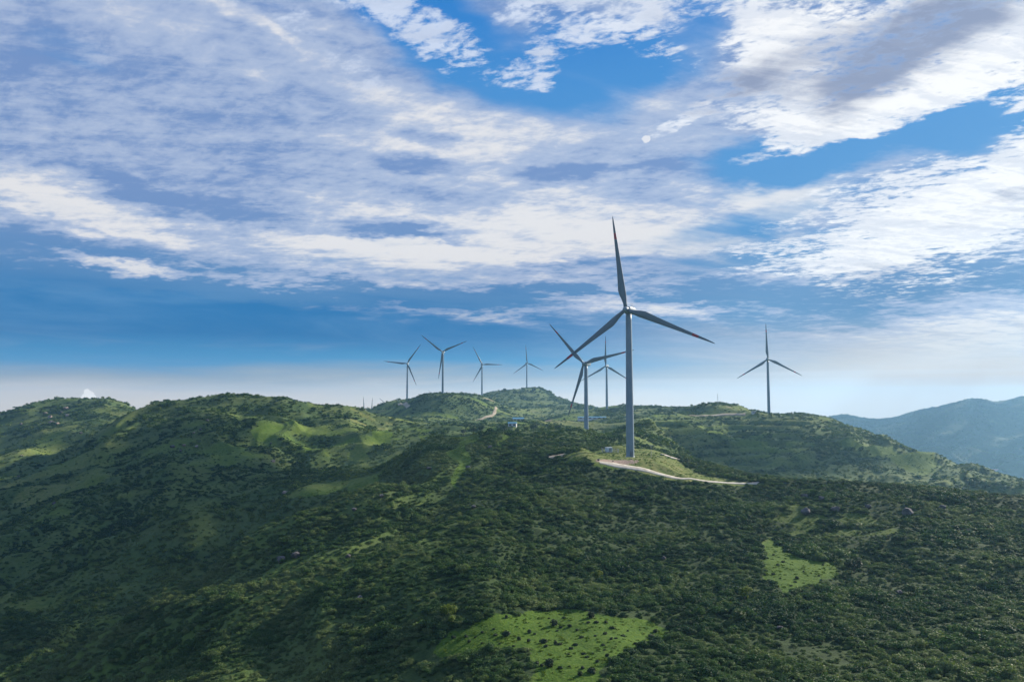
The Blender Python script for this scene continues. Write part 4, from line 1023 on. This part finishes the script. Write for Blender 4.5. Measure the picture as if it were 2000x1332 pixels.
RM = [rock(s_) for s_ in range(5)]; RL = [m.copy() for m in RM]
for m in RM: m.materials.append(m_rock)
for m in RL: m.materials.append(m_rockl)
G1 = 'boulders on the left hilltop'; G2 = 'boulders on the steep hill across the valley'; G3 = 'boulders in the near scrub'
ROCKS = [  # px, py, width in px, pale, label, group
    (88, 809, 10, 1, 'pinkish boulder at the left edge of the summit cluster on the left hill', G1), (97, 816, 12, 1, 'large pale boulder in the middle of the summit cluster on the left hill', G1),
    (101, 827, 13, 1, 'lowest and largest pale boulder of the summit cluster on the left hill', G1), (112, 828, 8, 1, 'small pale boulder right of the lowest one on the left hill', G1),
    (129, 799, 11, 1, 'pinkish boulder nearest the skyline of the left hill', G1), (131, 813, 9, 1, 'pale boulder directly below the skyline boulder on the left hill', G1), (120, 806, 7, 0, 'small grey boulder between the skyline boulder and the cluster', G1),
    (41, 830, 10, 0, 'grey boulder on the far left slope of the left hill', G1), (158, 847, 9, 0, 'lone grey boulder low on the left hill below its summit cluster', G1), (42, 891, 7, 1, 'small pale boulder low on the left edge of the left hill', G1),
    (405, 822, 7, 1, 'pale boulder high on the dark slope near the skyline', G2), (378, 846, 7, 1, 'pale boulder right below the skyline of the dark hill', G2), (392, 840, 8, 0, 'grey boulder touching the pale one near the skyline of the dark hill', G2),
    (337, 874, 12, 0, 'wide grey boulder, leftmost of the row on the dark slope', G2), (360, 871, 9, 1, 'middle boulder of the row on the dark slope', G2), (384, 873, 8, 1, 'rightmost boulder of the row on the dark slope', G2), (353, 881, 7, 0, 'small boulder just below the row on the dark slope', G2),
    (529, 866, 6, 0, 'small grey boulder just below the bright square meadow', G2), (533, 902, 10, 1, 'pinkish boulder alone below the bright square meadow', G2), (557, 965, 14, 1, 'pale flat boulder at the foot of the bright spur', G2),
    (500, 935, 7, 0, 'grey boulder on the slope left of the bright spur', G2), (105, 984, 9, 0, 'grey boulder deep in the shaded left slope', G2), (36, 931, 6, 0, 'small boulder near the left edge of the shaded slope', G2), (235, 900, 6, 0, 'small boulder on the shaded slope between the two left hills', G2),
    (548, 1098, 26, 0, 'left one of two big dark boulders on the shaded flank', G3), (576, 1089, 24, 0, 'right one of two big dark boulders on the shaded flank', G3), (679, 1090, 17, 0, 'dark boulder right of the pair on the shaded flank', G3),
    (703, 1171, 20, 0, 'upright dark boulder lowest on the shaded flank', G3), (692, 998, 14, 0, 'dark boulder upslope in the gully below the bright spur', G3), (838, 917, 12, 0, 'grey boulder on the dark side of the first knoll', G3),
    (957, 877, 13, 0, 'tall grey boulder on the crest of the first knoll', G3), (966, 871, 10, 0, 'smaller grey boulder against the tall one on the first knoll', G3), (914, 915, 12, 0, 'purplish boulder in the scrub below the first knoll', G3),
    (745, 972, 16, 0, 'dark rock slab in the gully left of the main ridge', G3), (925, 992, 12, 0, 'dark boulder in the scrub on the upper left of the main ridge', G3),
    (1571, 973, 20, 0, 'rounded dark boulder nearest the right crest', G3), (1604, 977, 17, 0, 'dark boulder right of the one nearest the crest', G3), (1575, 1004, 28, 0, 'wide dark boulder above the small clearing', G3), (1631, 999, 24, 0, 'dark boulder right of the wide one above the small clearing', G3),
    (1695, 992, 15, 0, 'small dark boulder in the scrub below the right crest', G3), (1774, 1006, 30, 0, 'largest dark boulder, in the scrub on the right', G3), (1839, 995, 22, 0, 'dark boulder right of the largest one', G3), (1891, 1043, 20, 0, 'dark boulder near the right edge of the picture', G3),
    (1758, 1162, 20, 0, 'low grey boulder in the scrub right of the small clearing', G3), (1524, 1230, 16, 0, 'grey boulder in the scrub below the small clearing', G3), (1297, 1092, 10, 0, 'small grey boulder in the scrub above the near clearing', G3),
    (1197, 901.5, 5, 1, 'small white stone on the brown dirt beside the road', 'boulders on the pad'), (1090, 893, 7, 1, 'pale boulder beside the track left of the pad', 'boulders on the pad'), (1169, 899, 8, 0, 'grey boulder at the corner of the brown dirt', 'boulders on the pad')]
hr = hit([r_[0] for r_ in ROCKS], [r_[1] for r_ in ROCKS], 70, 1900)
for i, ((px, py, w, pale, lab, grp), q) in enumerate(zip(ROCKS, hr)):
    if np.isnan(q[0]): continue
    o = bpy.data.objects.new('boulder', (RL if pale else RM)[i % 5]); COL.objects.link(o)
    s_ = w / 2 / F * q[1] * (.8 if q[1] < 620 else .95); near = q[1] < 620
    o.scale = (s_, s_ * random.uniform(.8, 1.1), s_ * random.uniform(.75, 1.05)); o.rotation_euler = (0, 0, random.uniform(0, 6.28)); o.location = (q[0], q[1], q[2] + s_ * (.45 if near else .3) + (.2 if near and w > 9 else 0))
    o['label'] = lab; o['category'] = 'boulder'; o['group'] = grp

# ------------------------------------------------------------------ shrubs standing apart on the clearings
def solo_leaf(name, dark, lite, trans=.2):
    m, T = new_mat(name); leaf = at_(T, 'leaf'); d = T.n('ShaderNodeBsdfPrincipled'); c_ = T.mix(leaf, dark, lite); T.L.new(c_, d.inputs['Base Color']); d.inputs['Roughness'].default_value = .6; d.inputs['Specular IOR Level'].default_value = .15
    tr = T.n('ShaderNodeBsdfTranslucent'); T.L.new(c_, tr.inputs[0]); mx = T.n('ShaderNodeMixShader'); mx.inputs[0].default_value = trans; T.L.new(d.outputs[0], mx.inputs[1]); T.L.new(tr.outputs[0], mx.inputs[2])
    o = T.n('ShaderNodeOutputMaterial'); T.L.new(mx.outputs[0], o.inputs[0]); return m
m_sdark = solo_leaf('dark_shrub_leaves', (.012, .032, .018, 1), (.035, .065, .030, 1)); m_syel = solo_leaf('yellow_green_leaves', (.06, .11, .012, 1), (.17, .22, .03, 1), .35); m_smid = solo_leaf('tree_leaves', (.03, .07, .02, 1), (.09, .14, .04, 1), .3)
SHM = []
for i in range(4):
    V, Fc, lf = foliage(500 + i, 420, .13, lobes=4 + i, flat=(.9, .7, 1.2, .8)[i], spread=.45); me = fast_mesh('shrub', V, Fc, smooth=False); attr(me, 'leaf', lf); me.materials.append(m_sdark); SHM.append(me)
big = {(1018, 428): 'largest shrub near the top edge of the near clearing', (683, 505): 'round dark shrub on the left side of the near clearing', (952, 553): 'round dark shrub in the middle of the near clearing',
       (1280, 375): 'tall dark shrub heading the shrub group by the top edge of the clearing', (990, 725): 'dark shrub beside the lower left edge of the near clearing', (1287, 760): 'narrow upright shrub low in the near clearing', (1712, 522): 'round shrub alone near the right edge of the near clearing', (845, 600): None}
SH = [(990, 380), (1097, 378), (1018, 428), (1075, 445), (1135, 440), (1050, 468), (855, 480), (888, 490), (683, 505), (612, 500), (400, 510), (467, 513), (422, 548), (310, 518), (512, 482), (518, 555), (845, 543), (952, 553), (1040, 562), (1065, 566), (965, 582), (1180, 568), (1280, 375),
      (1295, 345), (1268, 412), (1330, 410), (1393, 410), (1440, 452), (1388, 492), (1518, 505), (1435, 528), (1465, 522), (1712, 522), (1607, 560), (1748, 480), (1375, 570), (1385, 605), (1300, 630), (1405, 650), (1233, 635), (1190, 465), (1220, 515), (990, 725), (1072, 733), (1228, 735), (1287, 760),
      (1205, 785), (940, 715), (1130, 635), (1135, 720), (778, 530), (740, 577), (1550, 470), (780, 360), (690, 375), (600, 455), (1320, 505), (1260, 655), (1330, 690), (1145, 595), (905, 705), (640, 560)]
hs = hit([800 + a / 3.636 for a, b in SH], [1100 + b / 3.636 + 3 for a, b in SH], 90, 330)
def put_shrub(q, s_, lab, grp, i):
    o = bpy.data.objects.new('shrub', SHM[i % 4]); COL.objects.link(o); o.location = (q[0], q[1], gz(q[0], q[1]) - .08); o.scale = (s_, s_, s_ * random.uniform(.9, 1.25)); o.rotation_euler = (0, 0, random.uniform(0, 6.28))
    o['label'] = lab; o['category'] = 'shrub'; o['group'] = grp; return o
for i, (p, q) in enumerate(zip(SH, hs)):
    if np.isnan(q[0]): continue
    isb = big.get(p); put_shrub(q, random.uniform(1.0, 1.25) if isb else random.uniform(.38, .75), isb or 'small dark shrub scattered over the bright near clearing', 'shrubs on the near clearing', i)
SH2 = [(663, 497), (625, 575), (555, 630), (600, 628), (770, 612), (855, 635), (735, 650), (870, 660), (880, 575), (700, 690), (600, 520), (640, 650), (585, 665), (725, 670), (830, 545), (655, 560)]
hs = hit([1300 + a * .35 for a, b in SH2], [900 + b * .35 + 2 for a, b in SH2], 150, 360)
for i, q in enumerate(hs):
    if not np.isnan(q[0]): put_shrub(q, random.uniform(.45, .85), 'small dark shrub on the smaller clearing to the right', 'shrubs on the smaller clearing', i)


# ------------------------------------------------------------------ trees one can tell apart
def tree(px, py, y0, y1, h, label, mat, group, seed, wide=.42):
    loc = on_ground(px, py, y0, y1); g = random.Random(seed)
    t = thing('tree', label, 'tree', loc, g.uniform(0, 6), group)
    bm = bmesh.new(); pts = [Vector((0, 0, -.4)), Vector((g.uniform(-.1, .1), g.uniform(-.1, .1), h * .3)), Vector((g.uniform(-.3, .3), g.uniform(-.3, .3), h * .7))]
    tube(bm, pts[0], pts[1], h * .035, 8, h * .026); tube(bm, pts[1], pts[2], h * .026, 8, h * .012)
    for i in range(6):
        a = g.uniform(0, 6.28); k = g.uniform(.3, .65); s0 = pts[1].lerp(pts[2], k - .3); tube(bm, s0, s0 + Vector((math.cos(a) * h * wide * .7, math.sin(a) * h * wide * .7, h * .22)), h * .013, 5, h * .004)
    mesh_obj('trunk', bm, m_bark, t)
    V, Fc, lf = foliage(seed, 900, .10, lobes=9, flat=1.0, spread=.6); V = V * np.array([h * wide, h * wide, h * .62]) + np.array([0, 0, h * .30]); me = fast_mesh('crown', V, Fc, smooth=False); attr(me, 'leaf', lf)
    new_obj('crown', me, [mat], t)


GT = 'trees standing out of the near scrub'
tree(874, 1207, 100, 330, 3.6, 'bright yellow green tree at the left corner of the near clearing', m_syel, GT, 601, .5)
tree(881, 1221, 100, 330, 2.4, 'small yellow green tree just below the brighter one', m_syel, GT, 602, .5)
tree(1168, 1133, 100, 330, 3.2, 'yellowish tree in the scrub above the near clearing', m_syel, GT, 603, .6)
tree(1455, 1170, 100, 400, 3.4, 'yellow green tree left below the small clearing', m_syel, GT, 604, .6)
tree(1445, 1215, 100, 400, 3.2, 'light green tree in the scrub between the two clearings', m_smid, GT, 605, .6)
tree(1668, 1118, 100, 400, 4.2, 'round dark tree at the right edge of the small clearing', m_sdark, GT, 606, .6)
tree(1780, 1165, 100, 400, 3.6, 'rounded green tree beside the low grey boulder', m_smid, GT, 607, .6)
GV = 'trees in the middle valley'
for i, (a, b, h, l) in enumerate([(985, 846, 9, 'lit tree left of the small valley sheds'), (1028, 847, 8, 'lit tree right of the blue roofed valley shed'), (1042, 845, 10, 'tall lit tree further right of the valley shed'), (1060, 846, 8, 'yellow lit tree near the foot of the rocky hill'),
                               (1075, 845, 9, 'lit tree between the valley shed and the dark knoll'), (925, 848, 8, 'broad tree beside the pale valley field'), (940, 846, 9, 'tall tree right of the pale valley field'), (905, 851, 7, 'dark tree at the lower edge of the pale valley field'),
                               (830, 875, 8, 'bright yellow green tree at the bottom of the valley slope'), (1090, 843, 8, 'tree at the left foot of the dark knoll')]):
    tree(a, b, 650, 1600, h, l, (m_smid, m_syel, m_smid, m_syel, m_syel, m_smid, m_smid, m_sdark, m_syel, m_smid)[i], GV, 620 + i, .45)
GS = 'small trees on the skyline'
for i, (a, b, y, h, l) in enumerate([(872, 771, 1500, 3.2, 'tiny round tree just right of the V-bladed turbine'), (885, 771.5, 1510, 3, 'tiny round tree second to the right of the V-bladed turbine'), (906, 773.5, 1530, 4, 'tiny dark tree on the crest between two far turbines'), (799, 781, 1660, 7, 'dark tree against the foot of the leftmost far turbine'),
                                  (985, 769, 1990, 9, 'dark tree on the far crest left of the rocky summit'), (1043, 761, 2120, 9, 'dark tree on the rocky summit right of its turbine')]):
    x_, y_, _ = unproj(a, b, y); z_ = gz(x_, y_); g = random.Random(700 + i)
    tx, ty = proj(x_, y_, z_); tree(a, ty, y - 60, y + 60, h, l, m_sdark, GS, 700 + i, .6)
